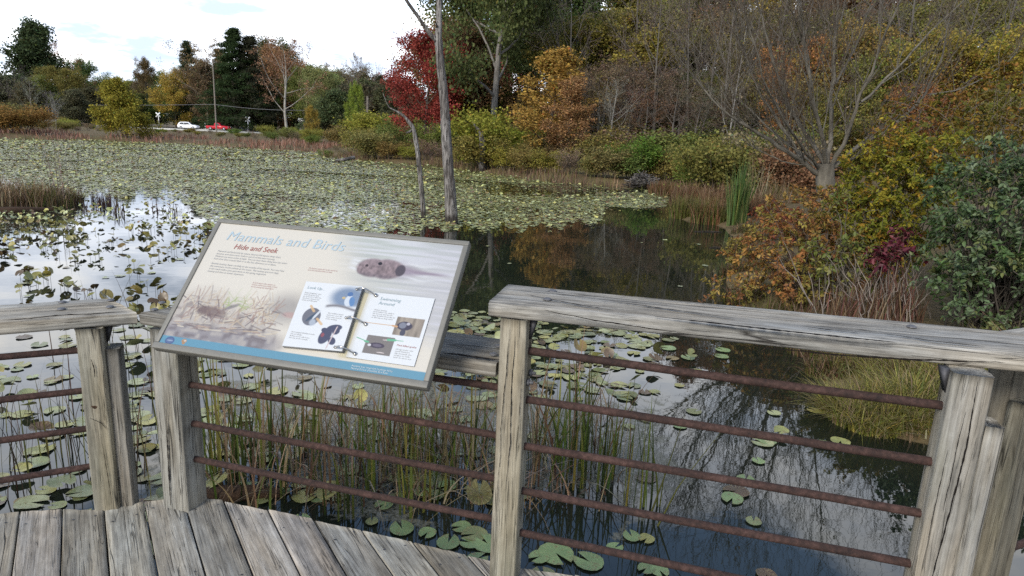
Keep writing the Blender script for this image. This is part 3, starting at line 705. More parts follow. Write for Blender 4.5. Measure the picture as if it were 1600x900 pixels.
blend(bm * ss(0.27, 0.19, W_) * 0.45, lin(170, 152, 158)); blend(ell(0.787, 0.262, 0.018, 0.042), lin(92, 84, 92)); blend(ell(0.706, 0.226, 0.008, 0.012), lin(40, 36, 44)); blend(ell(0.66, 0.25, 0.006, 0.01), lin(70, 58, 62))
blend(bm * ss(0.285, 0.325, W_) * 0.5, lin(120, 112, 120))
# marsh photograph in the lower left
mm = ss(0.52, 0.74, W_ + 0.04 * np.sin(U * 14)) * ss(0.47, 0.36, U + 0.04 * np.sin(W_ * 20))
blend(mm * 0.62, lin(176, 166, 160)); blend(mm * ss(0.76, 0.86, W_) * 0.8, lin(150, 146, 152))
mn = vnoise(U, W_, 60, 34, 21); blend(mm * ss(0.5, 0.9, mn) * 0.5, lin(214, 206, 194)); blend(mm * ss(0.45, 0.1, mn) * 0.5, lin(112, 98, 98))
blend(ell(0.43, 0.62, 0.07, 0.10, 0.7) * 0.55, lin(128, 124, 128)); blend(ell(0.455, 0.66, 0.03, 0.02, 0.4) * 0.6, lin(206, 166, 160))
rs = np.random.default_rng(4)
for k in range(300):
    cu, cv = rs.uniform(0.03, 0.40), rs.uniform(0.58, 0.84); an = rs.normal(1.45, 0.55) if rs.random() < 0.72 else rs.uniform(-0.5, 0.6); ln = rs.uniform(0.015, 0.06)
    if cv > 0.79: an = rs.normal(0.05, 0.15)
    du_, dv_ = math.cos(an) * ln, -math.sin(an) * ln * AS
    i0, i1 = np.searchsorted(U[0], [min(cu, cu + du_) - 0.01, max(cu, cu + du_) + 0.01]); j0, j1 = np.searchsorted(W_[:, 0], [min(cv, cv + dv_) - 0.01, max(cv, cv + dv_) + 0.01])
    if i1 - i0 < 2 or j1 - j0 < 2: continue
    uS = (U[j0:j1, i0:i1] - cu); vS = (W_[j0:j1, i0:i1] - cv) / AS; ee = np.array([du_, dv_ / AS]); t = np.clip((uS * ee[0] + vS * ee[1]) / (ee @ ee), 0, 1)
    dd = np.hypot(uS - t * ee[0], vS - t * ee[1]); fade = float(ss(0.55, 0.64, np.array(cv)))
    mk = (ss(0.0030, 0.0010, dd) * rs.uniform(0.35, 0.85) * fade)[..., None]
    if 0.18 < cu < 0.27 and cv < 0.68: cc_ = lin(176, 192, 128)
    else: cc_ = [lin(232, 222, 200), lin(206, 186, 158), lin(176, 150, 138), lin(120, 108, 110)][rs.integers(4)]
    img[j0:j1, i0:i1] = img[j0:j1, i0:i1] * (1 - mk) + cc_ * mk
blend(ell(0.155, 0.705, 0.06, 0.035, 0.4, 0.1) * 0.75, lin(122, 98, 94)); blend(ell(0.225, 0.655, 0.03, 0.012, 0.4, -0.5) * 0.7, lin(124, 116, 124))
# blue band
band = ss(0.903, 0.909, W_); blend(band, lin(112, 166, 190))
blend(ell(0.054, 0.936, 0.018, 0.026, 0.08), lin(84, 104, 150)); blend(ell(0.054, 0.936, 0.014, 0.018, 0.08), lin(104, 124, 166)); blend(ell(0.054, 0.936, 0.012, 0.004, 0.2), lin(170, 186, 205))
blend(ell(0.109, 0.926, 0.010, 0.013, 0.1), lin(190, 150, 110)); blend(ell(0.110, 0.938, 0.006, 0.012, 0.1), lin(190, 150, 110)); blend(ell(0.112, 0.924, 0.005, 0.006, 0.2), lin(226, 214, 200))
# cream gutter under the flip book
gut = ss(0.665, 0.69, U) * ss(0.75, 0.72, U) * ss(0.43, 0.45, W_) * ss(0.90, 0.88, W_); blend(gut, lin(222, 214, 182))
Vp = (TLc[None, None] + U[..., None] * SW * PU + W_[..., None] * SHh * PV + PN * -0.0005).reshape(-1, 3)
def gridF(nv_, nu_):
    ix = np.arange(nv_ * nu_).reshape(nv_, nu_); return np.stack([ix[:-1, :-1], ix[1:, :-1], ix[1:, 1:], ix[:-1, 1:]], -1).reshape(-1, 4)
put("printed_face", mkmesh("printed_face", Vp - O, [gridF(PIX_V, PIX_U)], [M['print']], {'col': ('FLOAT_COLOR', img.reshape(-1, 3) * 0.47)}), sg)

# ---- flip book: left leaves are a thick stack, right page lies flat; both printed
def page(name, ua, va, ub, vb, uc, vc, ud, vd, h, thick, paint, parent=sg):
    nu_, nv_ = 150, 190
    s, t = np.meshgrid(np.linspace(0, 1, nu_), np.linspace(0, 1, nv_))
    Uq = (ua * (1 - s) + ub * s) * (1 - t) + (ud * (1 - s) + uc * s) * t; Vq = (va * (1 - s) + vb * s) * (1 - t) + (vd * (1 - s) + vc * s) * t
    P = TLc + Uq[..., None] * SW * PU + Vq[..., None] * SHh * PV + PN * h
    I = np.zeros((nv_, nu_, 3)); I[:] = lin(246, 250, 252); I = paint(s, t, I)
    g = Geo(); g.add(P.reshape(-1, 3), [gridF(nv_, nu_)], col=I.reshape(-1, 3) * 0.47)
    page_o = put(name, g.mesh(name, [M['print']], False, O), parent)
    c = [sp(ua, va), sp(ub, vb), sp(uc, vc), sp(ud, vd)]
    gb = Geo(); V = np.array([p + PN * (h - 0.0004) for p in c] + [p + PN * (h - thick) for p in c])
    gb.add(V, [np.array([[0, 3, 2, 1], [0, 1, 5, 4], [1, 2, 6, 5], [2, 3, 7, 6], [3, 0, 4, 7]])])
    put("page_stack", gb.mesh("page_stack", [M['page_edge']], False, O), page_o)
    return page_o
def E(s, t, cx_, cy_, rx, ry, soft=0.1, rot=0.0):
    x = (s - cx_) * 0.75; y = t - cy_; c_, s_ = math.cos(rot), math.sin(rot)
    return ss(1 + soft, 1 - soft, np.sqrt(((x * c_ + y * s_) / rx) ** 2 + ((-x * s_ + y * c_) / ry) ** 2))
def bl(I, m_, col): return I * (1 - m_[..., None]) + np.asarray(col) * m_[..., None]
def paint_left(s, t, I):
    I = bl(I, E(s, t, 0.82, 0.20, 0.22, 0.17, 0.35) * ss(0.36, 0.31, t), lin(140, 160, 186))
    I = bl(I, ss(0.46, 0.52, s) * np.exp(-((t - (0.365 + 0.03 * np.sin(s * 7))) / 0.022) ** 2), lin(140, 138, 142))
    I = bl(I, E(s, t, 0.845, 0.245, 0.055, 0.085), lin(226, 236, 246)); I = bl(I, E(s, t, 0.90, 0.25, 0.035, 0.075, 0.15, -0.2), lin(108, 150, 200))
    I = bl(I, E(s, t, 0.835, 0.14, 0.036, 0.035), lin(92, 128, 180)); I = bl(I, E(s, t, 0.745, 0.205, 0.022, 0.02), lin(214, 196, 150))
    I = bl(I, E(s, t, 0.31, 0.535, 0.115, 0.135, 0.05), lin(124, 126, 136))
    I = bl(I, E(s, t, 0.33, 0.53, 0.022, 0.105, 0.2, 0.7), lin(78, 96, 116)); I = bl(I, E(s, t, 0.385, 0.50, 0.016, 0.085, 0.2, 0.45), lin(228, 234, 240)); I = bl(I, E(s, t, 0.36, 0.62, 0.04, 0.05, 0.3), lin(190, 200, 212))
    for (x0, y0, x1, y1) in ((0.24, 0.375, 0.32, 0.45), (0.42, 0.56, 0.52, 0.635)):
        e = np.array([(x1 - x0) * 0.75, y1 - y0]); q = np.clip((((s - x0) * 0.75) * e[0] + (t - y0) * e[1]) / (e @ e), 0, 1)
        I = bl(I, ss(0.020, 0.012, np.hypot((s - x0) * 0.75 - q * e[0], t - y0 - q * e[1])) * 0.85, lin(232, 196, 146))
    d = lin(84, 88, 112)
    for a in ((0.645, 0.80, 0.07, 0.125, 0.08, 0.25), (0.60, 0.715, 0.036, 0.034, 0.1, 0), (0.755, 0.675, 0.095, 0.052, 0.1, -0.25), (0.80, 0.72, 0.045, 0.05, 0.1, 0.3), (0.78, 0.865, 0.045, 0.06, 0.12, -0.5)): I = bl(I, E(s, t, *a), d)
    q = (s - (0.80 - (t - 0.64) * 0.22)); I = bl(I, ss(0.013, 0.007, np.abs(q)) * ss(0.63, 0.66, t) * ss(0.995, 0.97, t), lin(226, 208, 206)); I = bl(I, E(s, t, 0.60, 0.79, 0.02, 0.03, 0.4) * 0.6, lin(196, 96, 92))
    return I
def paint_right(s, t, I):
    I = bl(I, ss(0.07, 0.0, s) * 0.65, lin(222, 216, 196))
    r1 = ss(0.545, 0.55, s) * ss(0.955, 0.95, s) * ss(0.325, 0.33, t) * ss(0.60, 0.595, t); wd = vnoise(np.clip(s, 0, 1), t, 26, 5, 3)
    I = bl(I, r1, lin(168, 156, 142)); I = bl(I, r1 * ss(0.4, 0.9, wd) * 0.7, lin(132, 122, 110)); I = bl(I, r1 * ss(0.5, 0.1, wd) * 0.5, lin(198, 186, 168))
    I = bl(I, E(s, t, 0.69, 0.455, 0.085, 0.065) * r1, lin(80, 76, 92)); I = bl(I, E(s, t, 0.66, 0.45, 0.04, 0.045) * r1, lin(142, 146, 160)); I = bl(I, E(s, t, 0.69, 0.555, 0.03, 0.05) * r1, lin(88, 88, 104)); I = bl(I, E(s, t, 0.735, 0.42, 0.02, 0.02) * r1, lin(206, 204, 214))
    r2 = ss(0.205, 0.21, s) * ss(0.615, 0.61, s) * ss(0.64, 0.645, t) * ss(0.91, 0.905, t)
    I = bl(I, r2, lin(140, 134, 130)); I = bl(I, E(s, t, 0.385, 0.78, 0.085, 0.04) * r2, lin(86, 78, 92)); I = bl(I, E(s, t, 0.39, 0.78, 0.05, 0.02) * r2, lin(120, 112, 128)); I = bl(I, E(s, t, 0.275, 0.785, 0.02, 0.018) * r2, lin(236, 236, 240))
    for cx_, cy_ in ((0.50, 0.69), (0.47, 0.875)): I = bl(I, E(s, t, cx_, cy_, 0.045, 0.008) * r2, lin(226, 214, 210))
    for (x0, y0, x1, y1, wd_, col) in ((0.06, 0.70, 0.20, 0.735, 0.006, (120, 196, 156)), (0.20, 0.74, 0.24, 0.745, 0.014, (120, 196, 156)), (0.52, 0.68, 0.62, 0.675, 0.016, (120, 196, 156)), (0.62, 0.675, 0.74, 0.672, 0.005, (120, 196, 156)), (0.08, 0.465, 0.55, 0.47, 0.005, (226, 190, 150)), (0.52, 0.47, 0.58, 0.475, 0.012, (226, 178, 130))):
        e = np.array([(x1 - x0) * 0.75, y1 - y0]); q = np.clip((((s - x0) * 0.75) * e[0] + (t - y0) * e[1]) / (e @ e), 0, 1)
        I = bl(I, ss(wd_ * 1.3, wd_ * 0.7, np.hypot((s - x0) * 0.75 - q * e[0], t - y0 - q * e[1])), lin(*col))
    return I
HL = 0.017
pl = page("flip_page", 0.472, 0.428, 0.683, 0.420, 0.694, 0.862, 0.482, 0.880, HL, 0.0155, paint_left)
pr_ = page("flip_page", 0.706, 0.440, 0.940, 0.434, 0.940, 0.884, 0.706, 0.884, 0.0035, 0.003, paint_right)
for va in (0.447, 0.648, 0.845):
    a = sp(0.667, va, HL); b = sp(0.735, va + 0.014, 0.004); k = np.linspace(0, 1, 12)[:, None]
    P = a * (1 - k) + b * k + PN * (0.030 * np.sin(np.pi * k) ** 0.8)
    V, F = tubes([(P, np.full(12, 0.0030))], 8); g = Geo(); g.add(V, F)
    for e_, rr_ in ((a, 0.0045), (b, 0.0062)):
        V, F = capped_tube(e_ - PN * 0.001, e_ + PN * 0.006, rr_, 10); g.add(V, F)
    put("binder_ring", g.mesh("binder_ring", [M['chrome']], True, O), sg)
# ---- lettering
def text_to_mesh(o_):
    bpy.context.view_layer.update()
    me = bpy.data.meshes.new_from_object(o_.evaluated_get(bpy.context.evaluated_depsgraph_get())); me.name = o_.name
    n_ = bpy.data.objects.new(o_.name.split('.')[0], me); COL.objects.link(n_); n_.parent = o_.parent; cv = o_.data
    bpy.data.objects.remove(o_); bpy.data.curves.remove(cv); return n_
TM = Matrix([[PU[0], -PV[0], PN[0], 0], [PU[1], -PV[1], PN[1], 0], [PU[2], -PV[2], PN[2], 0], [0, 0, 0, 1]])
def text(name, body, u, v, cap, width, mat, h=0.0008, shear=0.0, parent=sg, bold=0.0, spacing=1.0):
    """u,v: baseline start of the first line in panel coordinates; cap: cap height and width in panel fractions"""
    cu_ = bpy.data.curves.new(name, 'FONT'); cu_.body = body; cu_.size = cap * SHh / 0.69; cu_.shear = shear; cu_.offset = bold; cu_.space_line = spacing; cu_.resolution_u = 3
    cu_.materials.append(mat); o_ = bpy.data.objects.new(name, cu_); COL.objects.link(o_); o_.parent = parent
    T = TM.copy(); p = sp(u, v, h)
    for i in range(3): T[i][3] = p[i]
    bpy.context.view_layer.update()
    wd = o_.dimensions.x; k = width * SW / wd if wd > 0 else 1
    o_ = text_to_mesh(o_)
    o_.matrix_basis = Matrix.Translation(-Vector(O)) @ T @ Matrix.Diagonal((k, 1, 1, 1))
    return o_
text("title_lettering", "Mammals and Birds", 0.070, 0.164, 0.072, 0.480, M['ink_blue'], shear=0.18)
text("subtitle_lettering", "Hide and Seek", 0.121, 0.229, 0.040, 0.180, M['ink_red'], shear=0.2)
text("body_lettering", "Mammals and birds hide by nature. Beavers fell aspens along these\nstreams, and otters leave trails in search of the next morning.\nMuskrats are most active at night. You can hear them diving into the water\nfrom their dens around dusk or in the late afternoon or at dawn.", 0.063, 0.263, 0.0125, 0.297, M['ink_grey'], shear=0.15, spacing=1.12)
text("body_lettering", "Besides looking, listen carefully to the sounds of the marsh. You may hear\nthe movement of the animals at the water. The swamp sparrow sings\nin the reeds before you spot them in the spring migration,\nnesting and then in winter departure.", 0.063, 0.362, 0.0125, 0.300, M['ink_grey'], shear=0.15, spacing=1.12)
text("caption_lettering", "The beaver swims low in the marsh to\ncarry its branches home at dusk.", 0.448, 0.318, 0.010, 0.112, M['ink_rose'], shear=0.15)
text("caption_lettering", "A bird rests in the cattails, its\nstreaks and browns make it hard\nto see among the dead stems.", 0.262, 0.470, 0.010, 0.100, M['ink_rose'], shear=0.15)
text("credit_lettering", "Available from Integrated Cuyahoga Valley\nNational Park at Greenfield Bird Book", 0.735, 0.934, 0.011, 0.140, M['ink_white'])
hp = HL + 0.0006
text("page_lettering", "Look Up...", 0.494, 0.481, 0.020, 0.062, M['ink_teal'], hp, 0.15, pl) if False else text("page_lettering", "Look Up...", 0.486, 0.478, 0.019, 0.064, M['ink_teal'], hp, 0.15)
text("page_lettering", "Belted Kingfisher male\nLook along the bank\nfor its perch. It dives for\nfish from a branch and\nrattles as it flies past", 0.484, 0.512, 0.009, 0.068, M['ink_grey'], hp, 0.1)
text("page_lettering", "The swallow twists\nand turns over the\nwater after insects\nin the evening", 0.594, 0.632, 0.009, 0.058, M['ink_grey'], hp, 0.1)
text("page_lettering", "Red winged blackbird male\nhis red badge\nflashes as he calls from\nthe top of the cattails", 0.494, 0.785, 0.009, 0.085, M['ink_grey'], hp, 0.1)
text("page_lettering", "Swimming\nAround", 0.752, 0.487, 0.021, 0.076, M['ink_teal'], 0.0042, 0.15)
text("page_lettering", "Water beetles\nlook below the surface\nfor insects and turtles\nthey breathe from the air\nat the top as they swim", 0.745, 0.560, 0.009, 0.082, M['ink_grey'], 0.0042, 0.1)
text("page_lettering", "Pied billed grebe", 0.862, 0.772, 0.011, 0.066, M['ink_red'], 0.0042, 0.1)
text("page_lettering", "diving under the\nsmall feathers\nslip beneath the\nsurface to hide\nwith its nose out", 0.862, 0.796, 0.009, 0.062, M['ink_grey'], 0.0042, 0.1)
# ------------------------------------------------------------------ growing trees
def grow(S, seed):
    """returns list (per level) of (P, r) polylines and the outermost ones as tips"""
    rg = random.Random(seed); lv = [[] for _ in range(S['levels'])]; tips = []
    def rot(d, ang, az):
        d = d / np.linalg.norm(d); a = np.array([0, 0, 1.0]) if abs(d[2]) < 0.9 else np.array([1.0, 0, 0])
        x = np.cross(d, a); x /= np.linalg.norm(x); y = np.cross(d, x)
        return d * math.cos(ang) + (x * math.cos(az) + y * math.sin(az)) * math.sin(ang)
    def br(p, d, Lg, r, l):
        n = S['seg'][l]; P = [p]; rad = [r]; wob = S['wob'][l]; tap = S['tap'][l]
        for i in range(n):
            d = d + np.array([rg.gauss(0, wob), rg.gauss(0, wob), rg.gauss(0, wob) + S['trop'][l]]); d = d / np.linalg.norm(d)
            p = p + d * (Lg / n); P.append(p); rad.append(r * (1 - (i + 1) / n * (1 - tap)))
        P = np.array(P); rad = np.array(rad); lv[l].append((P, rad))
        if l + 1 < S['levels']:
            k = S['n'][l]; k = k if isinstance(k, int) else rg.randint(*k); az = rg.uniform(0, 6.28)
            for j in range(k):
                t = S['start'][l] + (1 - S['start'][l]) * (j + rg.random()) / k; t = min(t, 0.995); f = t * n; i = min(int(f), n - 1); q = P[i] + (P[i + 1] - P[i]) * (f - i)
                dd = P[i + 1] - P[i]; az += 2.4 + rg.gauss(0, 0.4)
                ang = R(S['ang'][l] * (1 - S.get('angt', 0) * t) + rg.gauss(0, S.get('angv', 9)))
                sh = S['shape'](t) if l == 0 else 1 - 0.45 * t
                br(q, rot(dd, ang, az), Lg * S['ratio'][l] * sh * rg.uniform(0.75, 1.2), max(S['rmin'], (rad[i] + (rad[i + 1] - rad[i]) * (f - i)) * S['rr'][l]), l + 1)
        if l >= S['levels'] - S.get('leaflev', 1): tips.append((P, l))
    for s_ in range(S.get('stems', 1)):
        a = rg.uniform(0, 6.28); tl = S.get('tilt', 0) * rg.uniform(0.4, 1.0) if S.get('stems', 1) > 1 else S.get('tilt', 0.03) * rg.random()
        br(np.array([0.0, 0, -0.15]) + (np.array([math.cos(a), math.sin(a), 0]) * S.get('foot', 0)), np.array([math.sin(tl) * math.cos(a), math.sin(tl) * math.sin(a), math.cos(tl)]), S['H'] * S.get('trunk', 0.8) * rg.uniform(0.85, 1.05), S['r'], 0)
    return lv, tips

def leafVF(C, Nn, D, ln, wd, fold=0.25, six=False):
    """diamond (or six-sided) leaves: C base points, D direction, Nn rough normal"""
    D = unit(D); X = unit(np.cross(D, Nn)); Z = np.cross(X, D)
    ln = np.asarray(ln)[:, None]; wd = np.asarray(wd)[:, None]; n = len(C)
    if not six:
        V = np.stack([C, C + D * ln * 0.5 + X * wd * 0.5 + Z * wd * fold, C + D * ln, C + D * ln * 0.5 - X * wd * 0.5 + Z * wd * fold], 1)
        return V.reshape(-1, 3), np.arange(n * 4).reshape(n, 4)
    V = np.stack([C, C + D * ln * 0.30 + X * wd * 0.45 + Z * wd * fold, C + D * ln * 0.68 + X * wd * 0.36 + Z * wd * fold, C + D * ln - Z * ln * 0.12,
                  C + D * ln * 0.68 - X * wd * 0.36 + Z * wd * fold, C + D * ln * 0.30 - X * wd * 0.45 + Z * wd * fold], 1)
    b = np.arange(n)[:, None] * 6
    return V.reshape(-1, 3), np.vstack([b + np.array([[0, 1, 2, 3]]), b + np.array([[0, 3, 4, 5]])])
def rand_dirs(rg, n, upb=0.0):
    v = rg.normal(size=(n, 3)); v[:, 2] += upb; return unit(v)
def palette(rg, n, cols, var=0.22):
    """per-leaf colours drawn around a few hues (the plant's own colour variation)"""
    c = np.asarray(cols)[rg.integers(len(cols), size=n)]
    return np.clip(c * (1 + rg.normal(0, var, (n, 1))) * (1 + rg.normal(0, 0.07, (n, 3))), 0.004, 0.9)
def tree_meshes(name, S, seed, sides=(8, 6, 4, 3, 3), trunk_levels=2):
    lv, tips = grow(S, seed); rg = np.random.default_rng(seed); lv = [l for l in lv if l]
    g = Geo()
    for l in range(min(trunk_levels, len(lv))):
        V, F = tubes(lv[l], sides[l]); g.add(V, F)
    if S.get('flare'):
        pass
    trunk = g.mesh(name + "_trunk", [M['bark']], True)
    g = Geo(); mats = [M['leaf']]
    nl = S.get('leaves', 0)
    crown = None; gt = None
    if len(lv) > trunk_levels:
        gt = Geo()
        for l in range(trunk_levels, len(lv)):
            V, F = tubes(lv[l], sides[l]); gt.add(V, F)
    if nl:
        P = np.concatenate([t[0][1:] for t in tips]); w_ = np.ones(len(P))
        pick = rg.integers(len(P), size=nl); C = P[pick] + rg.normal(0, S['sig'], (nl, 3)) * np.array([1, 1, S.get('flat', 0.8)])
        keep = C[:, 2] > S['H'] * S.get('skirt', 0.05); C = C[keep]; pick = pick[keep]; n = len(C)
        D = rand_dirs(rg, n, S.get('droop', -0.2)); Nn = rand_dirs(rg, n, 0.9)
        ln = S['leaf'] * rg.uniform(0.6, 1.35, n)
        V, F = leafVF(C, Nn, D, ln, ln * S.get('lw', 0.75))
        # neighbouring leaves share a twig's tone, so that clumps differ
        twig = rg.normal(0, S.get('clump', 0.22), len(P))[pick]
        col = palette(rg, n, S.get('cols', [(1, 1, 1)] * 4 + [(1.3, 1.05, 0.75), (0.75, 0.98, 1.0), (1.1, 1.25, 0.9), (1.35, 0.85, 0.8)]), 0.16) * (1 + twig[:, None]).clip(0.35, 2)
        g.add(V, [F], col=np.repeat(col, 4, 0))
    if gt is not None:
        V = np.vstack(gt.V); g2 = Geo()
        by = {}
        for f in gt.F: by.setdefault(f.shape[1], []).append(f)
        tc_ = np.asarray(S.get('twigcol', (1, 1, 1)), float)
        g.add(V, [np.vstack(f) for f in by.values()], col=tc_[None])
    if g.n: crown = g.mesh(name + "_crown", mats, False)
    return trunk, crown
dome = lambda t: 0.35 + 0.9 * math.sin(math.pi * min(1, (t * 0.85 + 0.12)))
cone = lambda t: 1.05 - t * 0.97
flatt = lambda t: 1.0 - 0.35 * t
SPEC = {
 'oak': dict(H=20, trunk=0.82, r=0.36, levels=4, seg=(8, 5, 4, 3), wob=(0.05, 0.16, 0.2, 0.25), trop=(0.03, 0.07, 0.03, 0.0), tap=(0.25, 0.3, 0.4, 0.4), n=(15, (6, 8), (3, 4)), start=(0.28, 0.25, 0.3), ang=(58, 45, 45), ratio=(0.42, 0.42, 0.45), rr=(0.42, 0.5, 0.5), rmin=0.012, shape=dome, leaves=24000, sig=0.55, leaf=0.25, leaflev=2),
 'maple': dict(cols=[(1, 1, 1)] * 5 + [(1.2, 1.0, .8), (.7, 1.0, 1.0), (.62, 1.6, .8), (1.15, 1.2, .9)], H=14, trunk=0.85, r=0.22, levels=4, seg=(8, 5, 4, 3), wob=(0.04, 0.12, 0.2, 0.25), trop=(0.03, 0.09, 0.03, 0.0), tap=(0.2, 0.3, 0.4, 0.4), n=(18, (6, 8), (3, 4)), start=(0.10, 0.2, 0.3), ang=(62, 45, 45), ratio=(0.40, 0.42, 0.45), rr=(0.4, 0.5, 0.5), rmin=0.01, shape=dome, leaves=20000, sig=0.42, leaf=0.23, leaflev=2),
 'forest': dict(H=24, trunk=0.92, r=0.26, levels=4, seg=(10, 5, 4, 3), wob=(0.035, 0.14, 0.2, 0.25), trop=(0.03, 0.08, 0.03, 0.0), tap=(0.2, 0.3, 0.4, 0.4), n=(16, (5, 7), (3, 4)), start=(0.42, 0.3, 0.3), ang=(55, 45, 45), ratio=(0.26, 0.45, 0.45), rr=(0.4, 0.5, 0.5), rmin=0.012, shape=dome, leaves=17000, sig=0.5, leaf=0.26, leaflev=2),
 'conifer': dict(H=20, trunk=1.0, r=0.26, levels=3, seg=(10, 5, 3), wob=(0.015, 0.05, 0.1), trop=(0.02, -0.05, -0.03), tap=(0.06, 0.25, 0.3), n=(80, (7, 9)), start=(0.08, 0.2), ang=(88, 50), ratio=(0.24, 0.40), rr=(0.25, 0.5), rmin=0.008, shape=cone, leaves=36000, sig=0.24, leaf=0.32, lw=0.32, flat=0.6, droop=-0.5, leaflev=2, clump=0.12, skirt=0.03),
 'pine': dict(H=20, trunk=0.98, r=0.3, levels=3, seg=(10, 6, 4), wob=(0.02, 0.07, 0.12), trop=(0.02, 0.05, 0.08), tap=(0.1, 0.3, 0.3), n=(80, (8, 11)), start=(0.15, 0.3), ang=(72, 42), ratio=(0.27, 0.36), rr=(0.3, 0.5), rmin=0.01, shape=lambda t: 0.35 + 0.75 * math.sin(math.pi * min(1, t * 0.72 + 0.22)), leaves=42000, sig=0.42, leaf=0.34, lw=0.35, flat=0.5, droop=0.3, leaflev=1, clump=0.15, skirt=0.1),
 'bare': dict(H=18, trunk=0.9, r=0.2, levels=5, seg=(9, 5, 4, 3, 2), wob=(0.04, 0.10, 0.14, 0.16, 0.2), trop=(0.02, 0.10, 0.07, 0.05, 0.03), tap=(0.15, 0.25, 0.3, 0.4, 0.5), n=(15, (7, 9), (5, 6), (2, 3)), start=(0.3, 0.2, 0.2, 0.2), ang=(48, 42, 42, 40), ratio=(0.36, 0.42, 0.45, 0.5), rr=(0.42, 0.5, 0.5, 0.6), rmin=0.009, shape=dome, leaves=0),
 'rusty': dict(H=18, trunk=0.88, r=0.24, levels=5, seg=(8, 5, 4, 3, 2), wob=(0.05, 0.13, 0.18, 0.2, 0.2), trop=(0.02, 0.08, 0.05, 0.0, 0.0), tap=(0.2, 0.25, 0.3, 0.4, 0.5), n=(14, (6, 8), (4, 5), 2), start=(0.26, 0.2, 0.2, 0.2), ang=(52, 45, 45, 40), ratio=(0.42, 0.42, 0.45, 0.5), rr=(0.45, 0.5, 0.5, 0.6), rmin=0.010, shape=dome, leaves=3200, sig=0.22, leaf=0.20, leaflev=2),
 'shrub': dict(H=2.6, trunk=0.75, stems=9, tilt=0.62, foot=0.25, r=0.025, levels=3, seg=(5, 4, 3), wob=(0.08, 0.15, 0.2), trop=(0.04, 0.08, 0.05), tap=(0.3, 0.4, 0.4), n=((6, 8), (3, 4)), start=(0.25, 0.3), ang=(42, 42), ratio=(0.45, 0.45), rr=(0.5, 0.6), rmin=0.004, shape=flatt, leaves=6500, sig=0.17, leaf=0.095, leaflev=2, skirt=0.0),
 'bushy': dict(H=8, trunk=0.9, r=0.16, levels=4, seg=(8, 5, 4, 3), wob=(0.04, 0.12, 0.2, 0.25), trop=(0.03, 0.07, 0.03, 0.0), tap=(0.15, 0.3, 0.4, 0.4), n=(30, (6, 8), (3, 4)), start=(0.03, 0.2, 0.3), ang=(76, 45, 45), ratio=(0.46, 0.42, 0.45), rr=(0.4, 0.5, 0.5), rmin=0.008, shape=lambda t: 1.05 - 0.85 * t, leaves=22000, sig=0.26, leaf=0.17, leaflev=2, clump=0.3, skirt=-1),
 'airy': dict(H=10, trunk=0.95, r=0.13, levels=4, seg=(8, 5, 4, 3), wob=(0.05, 0.12, 0.2, 0.25), trop=(0.03, 0.10, 0.05, 0.0), tap=(0.12, 0.25, 0.4, 0.4), n=(26, (5, 7), (3, 4)), start=(0.10, 0.2, 0.3), ang=(58, 42, 45), ratio=(0.40, 0.42, 0.45), rr=(0.4, 0.5, 0.5), rmin=0.007, shape=lambda t: 1.0 - 0.75 * t, leaves=9000, sig=0.22, leaf=0.17, leaflev=2, clump=0.25),
 'thin_shrub': dict(H=2.6, trunk=0.85, stems=11, tilt=0.5, foot=0.25, r=0.02, levels=4, seg=(5, 4, 3, 2), wob=(0.06, 0.1, 0.15, 0.2), trop=(0.04, 0.08, 0.05, 0.02), tap=(0.3, 0.4, 0.4, 0.5), n=((6, 8), (4, 5), 2), start=(0.2, 0.2, 0.2), ang=(38, 40, 40), ratio=(0.45, 0.45, 0.5), rr=(0.5, 0.6, 0.7), rmin=0.004, shape=flatt, leaves=1500, sig=0.12, leaf=0.085, leaflev=2, skirt=0.0),
}
PROTO = {}
def proto(kind, i):
    if (kind, i) not in PROTO: PROTO[(kind, i)] = tree_meshes(kind, SPEC[kind], 100 * (1 + sorted(SPEC).index(kind)) + i)
    return PROTO[(kind, i)]
NV = {'oak': 3, 'maple': 3, 'forest': 4, 'conifer': 2, 'pine': 2, 'bare': 4, 'rusty': 3, 'shrub': 4, 'thin_shrub': 3, 'bushy': 2, 'airy': 2}
CTR = {}
tr_rng = random.Random(5)
LUM = 2.0
DARK = dict(conifer=(0.022, 0.028, 0.014), green=(0.055, 0.07, 0.02), dgreen=(0.042, 0.054, 0.018), olive=(0.09, 0.085, 0.024), gold=(0.13, 0.105, 0.022), yg=(0.10, 0.105, 0.017), yellow=(0.19, 0.13, 0.03),
            orange=(0.24, 0.11, 0.025), red=(0.14, 0.026, 0.024), rust=(0.115, 0.070, 0.034), brown=(0.078, 0.056, 0.032), twig=(0.085, 0.070, 0.058), grey=(0.12, 0.11, 0.10), pink=(0.17, 0.05, 0.045), pgreen=(0.085, 0.11, 0.035), white=(0.42, 0.40, 0.36))
BARK = (0.085, 0.075, 0.062)
def plant(name, kind, x, y, h, label, cat, group=None, col='green', bark=BARK, wid=1.0, var=None, rz=None, z=None):
    i = (CTR.get(kind, 0) if var is None else var) % NV[kind]; CTR[kind] = CTR.get(kind, 0) + 1
    tm, cm = proto(kind, i)
    ztop = max(v for v in [max(b[2] for b in tm.vertices[0:0]) if False else SPEC[kind]['H']])
    root = empty(name, (x, y, gz(x, y) if z is None else z), label, cat, group)
    s = h / TOPS[(kind, i)]
    root.scale = (s * wid, s * wid, s); root.rotation_euler = (0, 0, tr_rng.uniform(0, 6.28) if rz is None else rz)
    part = 'stems' if 'shrub' in kind else 'trunk'
    t = put(part, tm, root); t.color = (*bark, 1)
    if cm is not None:
        c = put('crown', cm, root)
        k = DARK[col] if isinstance(col, str) else col
        c.color = (*[v * LUM * tr_rng.uniform(0.88, 1.12) for v in k], 1)
    return root
TOPS = {}
